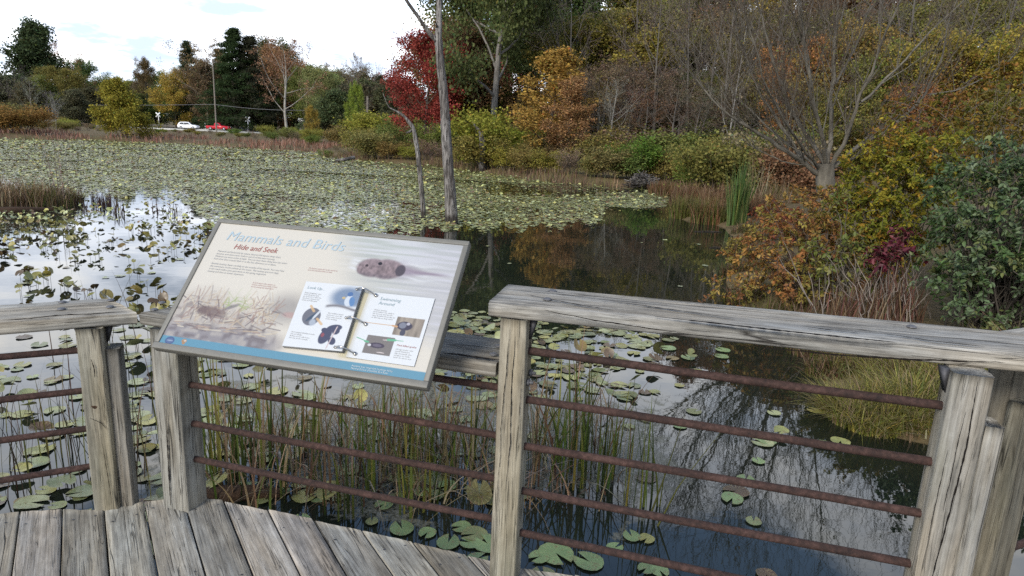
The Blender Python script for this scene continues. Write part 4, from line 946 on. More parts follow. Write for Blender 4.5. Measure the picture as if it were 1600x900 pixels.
for kind, nv in NV.items():
    for i in range(nv):
        tm, cm = proto(kind, i)
        zs = np.empty(len((cm or tm).vertices) * 3, np.float32); (cm or tm).vertices.foreach_get("co", zs); TOPS[(kind, i)] = float(np.percentile(zs[2::3], 99.7))
def tpx(name, kind, X, topy, D, label, cat='tree', group=None, **kw):
    """tree whose top stands at picture point (X, topy) at depth D metres"""
    p = atd(X, topy, D); g0 = gz(p[0], D)
    return plant(name, kind, p[0], D, p[2] - g0, label, cat, group, **kw)
LUM = 2.6
# ------------------------------------------------------------------ trees: across the pond on the left
tpx('pine_tree', 'bushy', 38, 34, 175, "big dark green pine at the far left of the tree line", col=(0.024, 0.033, 0.014), wid=1.0, var=1)
tpx('bare_tree', 'rusty', 82, 62, 182, "pale rusty half-bare tree just right of the big dark pine", col='rust', bark=(0.2, 0.18, 0.16))
tpx('maple_tree', 'oak', 96, 105, 165, "round olive-brown tree below the pale rusty tree on the left", col=(0.085, 0.07, 0.025))
tpx('maple_tree', 'maple', 60, 118, 160, "low olive tree under the big dark pine", col='olive')
tpx('bare_tree', 'bare', 12, 95, 150, "bare grey-brown thicket tree at the left edge", col='twig')
tpx('bare_tree', 'bare', 42, 118, 140, "bare grey tree standing below the big dark pine", col='grey', bark=(0.17, 0.16, 0.14))
tpx('bare_tree', 'bare', 78, 140, 120, "thin bare tree behind the far left shrubs", col='grey', bark=(0.17, 0.16, 0.14))
tpx('oak_tree', 'oak', 132, 92, 215, "small rounded dark green tree rising over the left ridge", col='dgreen', wid=0.9)
tpx('maple_tree', 'bushy', 190, 124, 76, "bright yellow-green bushy tree by the far shore", col=(0.105, 0.10, 0.016), wid=1.15, var=0)
tpx('oak_tree', 'forest', 223, 89, 195, "tall narrow tree with a brown top left of the crossing", col=(0.06, 0.045, 0.02), wid=0.7)
tpx('maple_tree', 'maple', 268, 108, 188, "yellow tree at the left edge of the spruces", col='yellow')
tpx('spruce_tree', 'conifer', 290, 64, 192, "dark spruce left of the large brown tree", col='conifer', wid=1.2)
tpx('brown_tree', 'rusty', 318, 60, 178, "large brown half-bare tree behind the red pickup", col=(0.10, 0.075, 0.038), bark=(0.2, 0.17, 0.13), wid=1.1)
tpx('brown_tree', 'maple', 330, 95, 182, "brown-leaved tree low between the dark spruces", col='brown', wid=1.2)
tpx('spruce_tree', 'conifer', 362, 46, 174, "tallest dark spruce behind the crossing", col='conifer', wid=1.7)
tpx('spruce_tree', 'conifer', 384, 58, 176, "dark spruce right of the tallest one", col='conifer', wid=1.7)
tpx('spruce_tree', 'conifer', 344, 78, 199, "dark spruce filling the gap left of the tallest spruce", col='conifer', wid=1.3)
tpx('oak_tree', 'oak', 412, 60, 200, "dark green tree left of the white-limbed sycamore", col='dgreen')
tpx('oak_tree', 'maple', 425, 72, 195, "rusty brown tree left of the white-limbed sycamore", col='rust')
tpx('sycamore_tree', 'rusty', 445, 55, 142, "white-limbed sycamore with sparse rusty leaves", col=(0.10, 0.068, 0.036), bark=(0.27, 0.255, 0.225), wid=1.1)
tpx('oak_tree', 'oak', 503, 106, 170, "pale green rounded tree right of the sycamore", col='pgreen')
tpx('oak_tree', 'oak', 524, 118, 180, "pale green tree partly behind its twin right of the sycamore", col='pgreen')
tpx('oak_tree', 'oak', 472, 100, 180, "green tree immediately behind the sycamore", col='green')
for X, ty, D in ((548, 82, 150), (588, 86, 160), (606, 71, 150), (618, 95, 140)):
    tpx('bare_tree', 'rusty' if X == 548 else 'bare', X, ty, D, {548: "thin tree with a few brown leaves against the sky", 588: "thin bare tree second from the red maple", 606: "tallest thin bare tree left of the red maple", 618: "thin bare tree touching the red maple"}[X], col='twig', bark=(0.16, 0.15, 0.14), wid=0.55)
tpx('spruce_tree', 'conifer', 592, 118, 140, "short dark conifer left of the red maple", col='conifer', wid=1.4)
tpx('vine_tree', 'maple', 553, 128, 100, "narrow yellow-green vine-covered tree on the far shore", col='yg', wid=0.42)
tpx('vine_tree', 'maple', 487, 165, 92, "small yellow-green vine-covered tree below the sycamore", col='gold', wid=0.6)
tpx('utility_pole', 'bare', 575, 150, 110, "thin bare sapling beside the vine-covered tree", col='grey', wid=0.4).name = 'bare_tree'
# ridge filler behind: grey-brown trees nothing tells apart
rg = random.Random(12)
for k in range(46):
    X = -60 + k * 15.5 + rg.uniform(-7, 7); ty = (118 if X < 260 else 105) + rg.uniform(-6, 22)
    if 560 < X: ty += 18
    kind = rg.choice(['bare', 'maple', 'maple', 'rusty', 'oak']); D = rg.uniform(205, 240)
    gname = {'bare': ("grey leafless tree in the far row along the left tree line", "far leafless trees"), 'rusty': ("sparse brown tree in the far row along the left tree line", "far sparse brown trees")}.get(kind, ("dull green-brown tree in the far row along the left tree line", "far dull leafy trees"))
    tpx('far_tree', kind, X, ty, D, gname[0], 'tree', gname[1], col={'bare': 'twig', 'rusty': 'brown'}.get(kind, rg.choice(['olive', 'brown', 'dgreen', 'olive'])), wid=1.25)
for k in range(15):
    X = 120 + k * 30 + rg.uniform(-9, 9); tpx('far_tree', 'maple', X, 150 + rg.uniform(-12, 10), rg.uniform(188, 200), "low dark green tree behind the road", 'tree', "low dark trees behind the road", col=rg.choice(['dgreen', 'olive', 'green']), wid=1.5)

LUM = 2.6
for X, ty, D in ((540, 132, 128), (562, 126, 132), (580, 134, 126), (600, 128, 130), (618, 136, 124), (632, 130, 120), (515, 140, 125), (45, 128, 150), (110, 140, 150), (150, 138, 160), (5, 120, 155)):
    tpx('understory_tree', 'bushy', X, ty, D, "dull grey-green bushy tree filling the left tree line", 'tree', "dull bushy trees in the left tree line", col=rg.choice([(0.045, 0.045, 0.024), (0.05, 0.042, 0.026), (0.04, 0.045, 0.02)]), wid=1.4)
# ------------------------------------------------------------------ trees: right half
tpx('red_maple_tree', 'maple', 662, 50, 60, "crimson red maple behind the dead trunk", col=(0.135, 0.028, 0.018), wid=1.05, var=0, rz=0.7)
tpx('maple_tree', 'maple', 704, 88, 64, "orange-olive small maple between the red maple and the dead trunk", col=(0.15, 0.085, 0.02), wid=0.55)
tpx('rust_tree', 'oak', 716, 30, 66, "rust-orange tree right behind the tall dead trunk", col='rust')
tpx('oak_tree', 'maple', 745, 70, 70, "olive tree left of the forked oak trunk", col='olive')
tpx('oak_tree', 'oak', 784, -170, 56, "big forked oak with a grey trunk and dark green crown", col='dgreen', bark=(0.15, 0.14, 0.125), var=1, wid=0.72)
tpx('maple_tree', 'maple', 800, 84, 78, "pinkish red tree behind the forked oak", col='pink')
tpx('golden_tree', 'airy', 862, 74, 47, "golden orange tree above the shoreline shrubs", col=(0.185, 0.118, 0.030), wid=1.6, var=0)
tpx('golden_tree', 'airy', 892, 120, 45, "small dull golden tree at the right foot of the taller golden tree", col=(0.125, 0.078, 0.034), wid=1.4)
tpx('small_tree', 'bare', 962, 120, 46, "grey bare small tree inside the brown thicket", col='grey', bark=(0.2, 0.19, 0.17), wid=1.1)
F = [("tall dark green tree in the woods behind the golden tree", "dark green woodland trees", 'dgreen'), ("tall olive-gold tree in the woods on the right", "olive-gold woodland trees", 'gold'),
     ("tall olive-green tree in the woods on the right", "olive woodland trees", 'olive'), ("tall rust-brown tree in the woods on the right", "rust-brown woodland trees", (0.095, 0.052, 0.022))]
for X, ty, D, k in ((745, -60, 88, 2), (765, -20, 92, 0), (845, -70, 74, 0), (880, -60, 80, 0), (915, -40, 70, 0), (950, -60, 76, 2), (985, -40, 72, 1), (1015, -45, 84, 1), (1050, -30, 78, 2), (910, 10, 62, 2), (960, 20, 60, 1), (1020, 20, 62, 2), (830, 20, 70, 0),
                  (1085, -40, 72, 2), (1130, -50, 66, 2), (1180, -110, 66, 3), (1215, 10, 58, 2), (1265, -110, 58, 1), (1300, -60, 52, 3), (1340, -140, 56, 3), (1385, -60, 48, 3), (1430, -130, 52, 1), (1475, -50, 44, 3), (1525, -120, 48, 3), (1570, -60, 42, 1), (1625, -110, 46, 3), (1680, -60, 42, 3), (1740, -120, 44, 1), (1810, -80, 42, 3), (1890, -100, 40, 2)):
    tpx('woodland_tree', 'forest' if ty < 0 else 'oak', X, ty, D, F[k][0], 'tree', F[k][1], col=F[k][2], wid=1.25)
for X, ty, D in ((1290, 60, 36), (1350, 40, 33), (1410, 70, 30), (1470, 50, 29), (1530, 80, 28), (1590, 40, 27), (1650, 60, 27), (1320, 130, 30), (1440, 130, 26), (1560, 140, 24)):
    tpx('hillside_tree', 'maple', X, ty, D, "yellow-brown leafy tree on the slope behind the bare willow", 'tree', "leafy trees on the slope behind the willow", col=rg.choice(['gold', (0.12, 0.075, 0.022), (0.10, 0.085, 0.022), 'olive', (0.13, 0.065, 0.024)]), wid=1.2)
for X, ty, D in ((1042, -30, 52), (1072, -20, 56), (1098, -35, 50), (1128, -25, 52), (1160, -60, 47), (1190, -70, 50), (1228, -140, 48), (1010, -60, 58), (905, -40, 56), (1265, -90, 44), (1340, -120, 40), (1400, -80, 37), (1460, -120, 34), (1530, -90, 32), (1600, -120, 31), (1690, -110, 30)):
    tpx('bare_tree', 'bare', X, ty, D, "tall grey leafless tree in the woods on the right", 'tree', "tall leafless woodland trees", col='twig', bark=(0.10, 0.092, 0.08), wid=0.85)
for X, ty, D in ((905, 118, 52), (935, 104, 54), (965, 92, 55), (1000, 82, 56), (1030, 100, 54), (985, 130, 50), (920, 150, 50), (1055, 130, 48), (1090, 150, 46)):
    tpx('thicket_tree', 'bare', X, ty, D, "brown leafless thicket tree right of the golden tree", 'tree', "brown leafless thicket trees", col=(0.10, 0.075, 0.062), bark=(0.11, 0.10, 0.09), wid=1.6)
for X, ty, D in ((895, 112, 54), (925, 98, 53), (955, 100, 51), (980, 88, 54), (1005, 92, 52), (1035, 105, 51), (1065, 118, 50), (1095, 132, 48), (1125, 120, 50), (940, 135, 49), (1015, 140, 48), (1160, 130, 46)):
    tpx('thicket_tree', 'rusty', X, ty, D, "brownish thicket tree with a few last leaves right of the golden tree", 'tree', "brownish thicket trees", col=rg.choice([(0.075, 0.06, 0.045), (0.085, 0.06, 0.038), (0.07, 0.062, 0.04)]), bark=(0.10, 0.092, 0.08), wid=1.5)
for X, ty, D in ((905, 40, 72), (940, 70, 66), (985, 40, 70), (1020, 80, 64), (1060, 30, 68), (1100, 60, 62), (1140, 20, 64), (1180, 60, 58), (1220, 70, 56), (1260, 30, 54), (1300, 20, 50), (1080, 110, 56), (1130, 120, 54), (1180, 120, 50), (1240, 110, 46), (1040, 130, 58), (1000, 140, 60), (745, 130, 70), (800, 140, 66), (1500, -20, 40), (1570, 20, 38), (1420, 10, 42), (1360, 20, 46), (1640, -10, 40)):
    k_ = rg.choice([1, 2, 3, 2]); tpx('woodland_tree', 'oak', X, ty, D, ("", "low-crowned olive-gold tree filling the woods on the right", "low-crowned olive tree filling the woods on the right", "low-crowned brown tree filling the woods on the right")[k_], 'tree', ("", "low olive-gold woodland trees", "low olive woodland trees", "low brown woodland trees")[k_], col=('', (0.10, 0.085, 0.022), (0.062, 0.062, 0.022), (0.08, 0.052, 0.027))[k_], wid=1.35)
# grey trunk in front of the wood
tpx('bare_tree', 'bare', 1166, -20, 31, "slim pale bare trunk left of the spreading willow", col='twig', bark=(0.2, 0.19, 0.175), wid=0.5)

for X, ty, D in ((815, 150, 66), (845, 140, 64), (880, 150, 60), (905, 138, 62), (930, 160, 58), (950, 130, 64), (985, 145, 60), (1015, 135, 62), (1045, 150, 58), (1075, 140, 58), (1110, 150, 54), (1145, 150, 50), (700, 120, 74), (725, 140, 66), (640, 150, 70), (760, 150, 68)):
    k_ = rg.choice([0, 1, 1]); tpx('understory_tree', 'bushy', X, ty, D, ("low olive-green bushy tree in the shade under the woods", "low brown bushy tree in the shade under the woods")[k_], 'tree', ("olive understory trees", "brown understory trees")[k_], col=((0.06, 0.06, 0.02), (0.075, 0.052, 0.03))[k_], wid=1.3)
# ------------------------------------------------------------------ shrubs along the shore
SHL = [("olive-brown shrub in the belt along the far shore", "olive-brown shore shrubs", (0.095, 0.082, 0.027)), ("green shrub in the belt along the far shore", "green shore shrubs", (0.068, 0.08, 0.021)), ("yellow-green shrub in the belt along the far shore", "yellow-green shore shrubs", (0.108, 0.104, 0.022)),
       ("thin brown twiggy shrub along the far shore", "twiggy shore shrubs", (0.10, 0.072, 0.046))]
def shrub(X, basey, topy, k, wid=1.0, name='shore_shrub', label=None, group=None, col=None, kind=None):
    p = at(X, basey, -0.45); h = atd(X, topy, p[1])[2] - gz(p[0], p[1])
    kind = kind or ('thin_shrub' if k == 3 else 'shrub')
    return plant(name, kind, p[0], p[1], max(0.6, h), label or SHL[k][0], 'shrub', None if label else (group or SHL[k][1]), col=col or SHL[k][2], wid=wid)
rg = random.Random(21)
for k in range(70):      # right of the promontory
    X = 512 + k * 10.6 + rg.uniform(-6, 6)
    sy = np.interp(X, [510, 620, 700, 850, 950, 1040, 1200, 1300], [244, 252, 257, 276, 284, 289, 300, 300])
    row = k % 3; by = sy - (2, 8, 14)[row] * (1 if X < 800 else 1.5); ty = np.interp(X, [510, 600, 700, 800, 1000, 1200, 1260], [203, 194, 196, 196, 204, 205, 205]) + rg.uniform(-16, 20) + (22, 8, -6)[row]
    shrub(X, by, ty, rg.choice([0, 0, 0, 3, 3, 1, 2]), wid=rg.uniform(1.2, 1.7))
shrub(985, 283, 214, 1, 1.3, 'green_shrub', "dense bright green shrub above the brush pile", col=(0.045, 0.075, 0.014))
shrub(1062, 285, 225, 1, 1.0, 'green_shrub', "pale green shrub between the brush pile and the cattails", col=(0.075, 0.085, 0.03))
shrub(770, 262, 170, 2, 1.1, 'green_shrub', "yellow-green shrub at the foot of the forked oak", col='yg')
shrub(672, 250, 190, 1, 1.2, 'green_shrub', "fresh green shrub left of the dead trunk", col=(0.07, 0.09, 0.018))
shrub(615, 246, 186, 1, 0.9, 'green_shrub', "green shrub below the red maple", col=(0.055, 0.07, 0.02))
for k in range(52):      # far left bank
    X = -30 + k * 10.3 + rg.uniform(-5, 5); row = k % 3
    by = np.interp(X, [0, 300, 440, 510], [213, 222, 231, 240]) - (7, 9, 11)[row]
    ty = np.interp(X, [-30, 60, 150, 240, 330, 400, 450, 510], [172, 182, 196, 206, 207, 202, 196, 204]) + rg.uniform(-4, 5) + (4, 1, -3)[row]
    shrub(X, by, ty, rg.choice([0, 1, 0, 2, 3]), wid=rg.uniform(1.2, 1.8), group=None)
tpx('bare_tree', 'bare', 82, 150, 80, "slim bare sapling among the shrubs on the far left bank", col='grey', bark=(0.2, 0.19, 0.17), wid=0.8)
shrub(12, 211, 158, 0, 1.5, 'brown_shrub', "tall olive-brown shrub at the far left bank", col=(0.075, 0.062, 0.022))
shrub(30, 212, 164, 0, 1.5, 'brown_shrub', "tall orange-brown shrub beside the left edge of the far bank", col=(0.11, 0.065, 0.022))

# dry hedge of goldenrod and brush behind the cattails
for X, by, ty, c, lab in ((1205, 318, 205, (0.11, 0.085, 0.045), "dry buff brush behind the cattail leaves"), (1235, 322, 215, (0.12, 0.06, 0.035), "reddish brush left of the willow trunk"), (1180, 312, 200, (0.09, 0.085, 0.03), "olive brush around the slim pale trunk"),
                       (1130, 312, 215, (0.08, 0.082, 0.022), "olive-green brush left of the slim pale trunk"), (1250, 305, 200, (0.06, 0.07, 0.02), "green brush behind the willow trunk"), (1100, 305, 222, (0.07, 0.08, 0.02), "green brush behind the brown sedge")):
    p = at(X, by, -0.45); plant('dry_brush', 'shrub', p[0], p[1], atd(X, ty, p[1])[2] - gz(p[0], p[1]), lab, 'shrub', None, col=c, wid=1.2)

# ------------------------------------------------------------------ spreading bare willow on the right bank
WD = 13.6; p = atd(1290, 318, WD); wz = gz(p[0], WD); wrg = random.Random(42); W0 = np.array([p[0], WD, wz])
LIMBS = [([(1290, 330, 0), (1291, 300, 0), (1289, 275, 0), (1290, 255, 0)], .20, .17),
 ([(1284, 275, 0), (1262, 258, -.1), (1238, 238, -.2), (1205, 215, -.3), (1165, 190, -.4), (1130, 165, -.5), (1100, 140, -.5), (1078, 118, -.4), (1070, 95, -.4)], .12, .012),
 ([(1250, 246, -.15), (1222, 205, .1), (1185, 150, .3), (1160, 90, .4), (1135, 20, .5), (1120, -50, .5)], .07, .01),
 ([(1290, 258, 0), (1270, 225, .3), (1240, 170, .6), (1215, 100, .8), (1195, 20, 1), (1180, -70, 1.1)], .10, .012),
 ([(1290, 256, 0), (1285, 210, -.3), (1272, 140, -.6), (1262, 60, -.8), (1250, -30, -1), (1245, -120, -1)], .10, .012),
 ([(1292, 256, 0), (1300, 200, .3), (1306, 130, .5), (1312, 50, .6), (1320, -40, .8), (1322, -140, 1)], .10, .012),
 ([(1300, 258, 0), (1322, 215, -.2), (1345, 160, -.4), (1372, 95, -.5), (1405, 20, -.7), (1440, -60, -.8)], .10, .012),
 ([(1302, 262, 0), (1330, 238, .2), (1370, 215, .4), (1410, 185, .5), (1450, 148, .6), (1478, 95, .6), (1490, 20, .7), (1520, -50, .8)], .10, .012),
 ([(1450, 148, .6), (1490, 138, .6), (1530, 122, .7), (1575, 100, .8), (1605, 70, .9)], .035, .008),
 ([(1345, 160, -.4), (1400, 110, -.2), (1460, 50, 0), (1530, -20, .1), (1580, -80, .1)], .055, .008),
 ([(1305, 262, 0), (1340, 246, -.4), (1385, 225, -.8), (1430, 210, -1), (1470, 195, -1.1)], .05, .008),
 ([(1280, 265, 0), (1255, 240, -.5), (1225, 195, -1), (1190, 140, -1.3), (1165, 70, -1.5), (1150, -10, -1.7)], .07, .01),
 ([(1278, 262, 0), (1240, 236, .4), (1195, 205, .9), (1140, 150, 1.2), (1115, 90, 1.3), (1095, 20, 1.4)], .06, .01),
 ([(1262, 258, -.1), (1230, 254, -.2), (1195, 240, -.2), (1170, 226, -.3)], .03, .008),
 ([(1306, 130, .5), (1340, 70, 1), (1365, 0, 1.4), (1380, -80, 1.5)], .055, .008)]
wl = [[], [], [], []]; wt_ = []
def wdir(v): v = np.asarray(v, float); return v / np.linalg.norm(v)
def wbr(q, d, Lg, r, l):
    n = (0, 6, 4, 3)[l]; P = [q]; rad = [r]
    for i in range(n):
        d = wdir(d + np.array([wrg.gauss(0, .09), wrg.gauss(0, .09), wrg.gauss(0, .07) + (.0, .07, .05, .04)[l]])); q = q + d * Lg / n; P.append(q); rad.append(max(.0024, r * (1 - .85 * (i + 1) / n)))
    P = np.array(P); wl[l].append((P, np.array(rad)))
    if l < 3:
        for j in range((0, 8, 3)[l]):
            f = wrg.uniform(.12, .98) * n; i = min(int(f), n - 1); b = P[i] + (P[i + 1] - P[i]) * (f - i); e = wdir(P[i + 1] - P[i])
            wbr(b, wdir(e + np.array([wrg.gauss(0, .5), wrg.gauss(0, .5), wrg.gauss(.1, .3)])), Lg * wrg.uniform(.28, .55), max(.003, rad[i] * .55), l + 1)
    else: wt_.append(P)
for pts, ra, rb in LIMBS:
    P = pxline(pts, WD) - W0; ra, rb = (ra, rb) if ra >= .2 else (ra * .46, rb * .55)
    n = max(8, int(np.linalg.norm(np.diff(P, axis=0), axis=1).sum() / .22)); Pq, rq = resample(P, np.linspace(ra, rb, len(P)), n)
    if ra < .17: Pq[1:] += np.cumsum(np.random.default_rng(int(ra * 999) + len(pts)).normal(0, .019, (n - 1, 3)), 0); rq = rb + (ra - rb) * (1 - np.linspace(0, 1, n)) ** 1.25
    wl[0].append((Pq, rq))
    if ra < .2:
        for j in range(int(n * (1.0 if ra > .03 else .8))):
            i = wrg.randint(int(n * .12), n - 2); e = wdir(Pq[i + 1] - Pq[i]); wbr(Pq[i], wdir(e * .7 + np.array([wrg.gauss(0, .42), wrg.gauss(0, .5), abs(wrg.gauss(.35, .3))])), wrg.uniform(.9, 2.3), max(.006, min(.014, rq[i] * .4)), 1)
wr = empty('willow_tree', tuple(W0), "spreading bare willow with lichen-grey limbs on the right bank", 'tree')
V1, F1 = tubes(wl[0], 10); V2, F2 = tubes(wl[1], 5); V1 = V1 + np.random.default_rng(1).normal(0, .004, V1.shape)
t = put('trunk', mkmesh('trunk', np.vstack([V1, V2]), [F1[0], F2[0] + len(V1)], [M['bark']], smooth=True), wr); t.color = (0.112, 0.102, 0.083, 1)
V1, F1 = tubes(wl[2], 4); V2, F2 = tubes(wl[3], 3); rgw = np.random.default_rng(3); Pt = np.concatenate([q[1:] for q in wt_]); Pt = Pt[rgw.integers(len(Pt), size=1500)]
V3, F3 = leafVF(Pt, rand_dirs(rgw, len(Pt)), rand_dirs(rgw, len(Pt), -.3), rgw.uniform(.04, .09, len(Pt)), rgw.uniform(.012, .03, len(Pt)))
cc = np.vstack([np.tile((.125, .105, .082), (len(V1), 1)), np.tile((.13, .10, .075), (len(V2), 1)), np.repeat(palette(rgw, len(Pt), [(.20, .14, .05), (.13, .14, .04), (.28, .22, .14)]), 4, 0)])
put('crown', mkmesh('crown', np.vstack([V1, V2, V3]), [F1[0], F2[0] + len(V1), F3 + len(V1) + len(V2)], [M['leaf']], {'col': ('FLOAT_COLOR', cc)}), wr)

# ------------------------------------------------------------------ leafy shrubs on the near right bank
def leafy(name, label, cat, blobs, n, ll, cols, stemcol, seed, nstem=26, base=None, clus=70, sig=0.11, gloss=True, lw=0.55, up=0.5, var=0.18, surf=0.55):
    rg = np.random.default_rng(seed); O_ = np.array(base, float)
    w_ = np.array([b[3] * b[4] * b[5] for b in blobs]) ** 0.7; w_ = w_ / w_.sum(); cl = []; co = []
    for b, f in zip(blobs, w_):
        k = max(4, int(clus * f)); d = unit(rg.normal(size=(k, 3))); r_ = rg.random(k)[:, None] ** (1 / 3.0) * (1 - surf) + surf * rg.uniform(0.65, 1.28, (k, 1))
        cl.append(np.array(b[:3]) + d * r_ * np.array(b[3:6])); co.append(np.tile(unit(np.array(b[:3]) - O_ + 1e-6), (k, 1)) * 0.2 + d)
    cl = np.vstack(cl); co = np.vstack(co); ok = cl[:, 2] > ground(cl[:, 0], cl[:, 1]) + 0.05; ok |= cl[:, 2] > WZ + 0.06; cl = cl[ok]; co = co[ok]
    tw = unit(co * 0.8 + rg.normal(0, 0.55, co.shape) + np.array([0, 0, 0.15])); tl = sig * rg.uniform(2.2, 5.5, len(cl)); cl = cl - tw * tl[:, None] * 0.5     # twigs
    pick = rg.integers(len(cl), size=n); u_ = rg.uniform(0.1, 1.0, n); side = unit(np.cross(tw[pick], rg.normal(size=(n, 3))))
    sag = np.array([0, 0, -1.0]) * (tl[pick] * 0.25 * u_ ** 2)[:, None]; C = cl[pick] + tw[pick] * (tl[pick] * u_)[:, None] + sag + side * 0.006; C[:, 2] = np.maximum(C[:, 2], WZ + 0.03)
    D = unit(side * 0.9 + tw[pick] * 0.55 + rg.normal(0, 0.3, (n, 3)) + np.array([0, 0, -0.3])); Nn = unit(rg.normal(0, 0.45, (n, 3)) + np.array([0, 0, up]) + co[pick] * 0.5)
    ln = ll * rg.uniform(0.6, 1.3, n); V, F = leafVF(C, Nn, D, ln, ln * lw, 0.16, True)
    hue = rg.integers(len(cols), size=len(cl)); cc = np.asarray(cols)[np.where(rg.random(n) < 0.7, hue[pick], rg.integers(len(cols), size=n))] * (1 + rg.normal(0, var, (n, 1)))
    root = empty(name, O_, label, cat)
    cr = put('foliage', mkmesh('foliage', V - O_, [F], [M['gloss_leaf' if gloss else 'leaf']], {'col': ('FLOAT_COLOR', np.repeat(np.clip(cc, 0.004, 0.8), 6, 0))}), root)
    pol = []
    for k in range(nstem * 3):
        q = cl[rg.integers(len(cl))]; b0 = O_ + np.array([rg.normal(0, 0.16), rg.normal(0, 0.16), -0.15]); b0[2] = min(b0[2], gz(b0[0], b0[1]) - 0.03); t_ = np.linspace(0, 1, 6)[:, None]
        P = b0 * (1 - t_) + q * t_ + np.array([0, 0, 0.35]) * np.sin(np.pi * t_) * rg.uniform(0.1, 1) + rg.normal(0, 0.025, (6, 3)) * np.sin(np.pi * t_)
        pol.append((P, np.linspace(rg.uniform(0.007, 0.016), 0.003, 6)))
    tt = np.linspace(0, 1, 5)
    for i in range(len(cl)): pol.append((cl[i] + tw[i] * (tl[i] * tt)[:, None] + np.array([0, 0, -0.25 * tl[i]]) * (tt ** 2)[:, None], np.linspace(.0045, .0018, 5)))
    V, F = tubes(pol, 5); st = put('stems', mkmesh('stems', V - O_, F, [M['bark']], smooth=True), root); st.color = (*stemcol, 1)
    return root
def B(X, Yp, D, rx, ry, rz):
    p = atd(X, Yp, D); return (p[0], p[1], p[2], rx, ry, rz)
gp = lambda X, D: (lambda p: (p[0], p[1], gz(p[0], p[1])))(atd(X, 480, D))
ORG = [(0.345, 0.188, 0.054), (0.299, 0.206, 0.066), (0.253, 0.200, 0.048), (0.310, 0.138, 0.048), (0.172, 0.144, 0.036), (0.196, 0.094, 0.042)]
leafy('orange_shrub', "orange-leaved shrub leaning over the water's edge", 'shrub', [B(1225, 385, 9.4, 0.55, 0.6, 0.55), B(1175, 400, 9.2, 0.35, 0.5, 0.32), B(1150, 445, 9.0, 0.38, 0.3, 0.10), B(1122, 460, 8.9, 0.2, 0.15, 0.05), B(1260, 440, 8.9, 0.5, 0.5, 0.45), B(1235, 330, 10.0, 0.45, 0.5, 0.35), B(1282, 345, 10.2, 0.4, 0.5, 0.38), B(1310, 340, 10.0, 0.3, 0.4, 0.3), B(1292, 312, 11.4, 0.36, 0.4, 0.26), B(1330, 430, 9.0, 0.4, 0.4, 0.35), B(1310, 390, 9.4, 0.4, 0.5, 0.5)], 12500, 0.056, ORG, (0.10, 0.075, 0.06), 1, base=gp(1265, 9.2), clus=400, sig=0.085, gloss=False)
YEL = [(0.203, 0.189, 0.024), (0.162, 0.169, 0.022), (0.243, 0.203, 0.024), (0.121, 0.135, 0.019), (0.176, 0.176, 0.024), (0.270, 0.162, 0.026)]
leafy('yellow_shrub', "big yellow-green shrub in front of the willow trunk", 'shrub', [B(1385, 275, 9.6, 0.6, 0.8, 0.5), B(1352, 345, 9.6, 0.38, 0.6, 0.5), B(1420, 310, 9.2, 0.6, 0.6, 0.7), B(1440, 240, 9.6, 0.7, 0.7, 0.45), B(1400, 385, 9.2, 0.4, 0.5, 0.4)], 13000, 0.060, YEL, (0.10, 0.09, 0.06), 2, base=gp(1380, 9.6), clus=360, sig=0.10, gloss=False)
leafy('golden_shrub', "golden orange shrub high behind the blue-green shrub", 'shrub', [B(1500, 200, 11.0, 1.1, 0.8, 0.6), B(1600, 160, 11.5, 1.0, 0.8, 0.8), B(1440, 190, 12, 0.8, 0.8, 0.5), B(1660, 220, 11, 1.0, 0.8, 0.9)], 3600, 0.085, [(0.18, 0.12, 0.022), (0.15, 0.12, 0.02), (0.10, 0.10, 0.02), (0.20, 0.10, 0.024)], (0.12, 0.10, 0.08), 3, base=gp(1520, 11.4), clus=230, sig=0.15, gloss=False)
leafy('green_vine', "small green-leaved shoots in front of the orange shrub", 'shrub', [B(1300, 370, 8.5, 0.2, 0.25, 0.55), B(1335, 420, 8.4, 0.18, 0.2, 0.35), B(1290, 430, 8.4, 0.15, 0.2, 0.3)], 620, 0.07, [(0.10, 0.12, 0.025), (0.14, 0.135, 0.03)], (0.09, 0.08, 0.06), 4, nstem=8, base=gp(1312, 8.5), clus=60, sig=0.07)
BLU = [(0.069, 0.106, 0.040), (0.086, 0.126, 0.056), (0.055, 0.096, 0.027), (0.063, 0.096, 0.037), (0.109, 0.144, 0.077), (0.115, 0.132, 0.044)]
leafy('blue_green_shrub', "dense blue-green shrub at the right picture edge", 'shrub', [B(1550, 325, 7.4, 0.6, 0.7, 0.65), B(1515, 390, 7.2, 0.4, 0.6, 0.5), B(1600, 380, 7.0, 0.7, 0.7, 0.8), B(1560, 450, 7.0, 0.75, 0.7, 0.42), B(1640, 300, 7.4, 0.6, 0.7, 0.65), B(1500, 300, 7.7, 0.3, 0.5, 0.4), B(1570, 255, 7.7, 0.4, 0.5, 0.35), B(1690, 400, 6.8, 0.7, 0.7, 0.8)], 12500, 0.062, BLU, (0.07, 0.06, 0.05), 5, base=gp(1560, 7.3), clus=460, sig=0.075, surf=0.35, nstem=60)
leafy('red_shrub', "small crimson shrub between the yellow and blue-green shrubs", 'shrub', [B(1395, 393, 7.9, 0.19, 0.2, 0.11), B(1412, 368, 8.0, 0.08, 0.12, 0.08), B(1378, 408, 7.9, 0.11, 0.15, 0.07)], 360, 0.075, [(0.10, 0.016, 0.026), (0.075, 0.012, 0.02), (0.12, 0.03, 0.035)], (0.09, 0.05, 0.04), 6, nstem=5, base=gp(1398, 8.0), clus=40, sig=0.06)
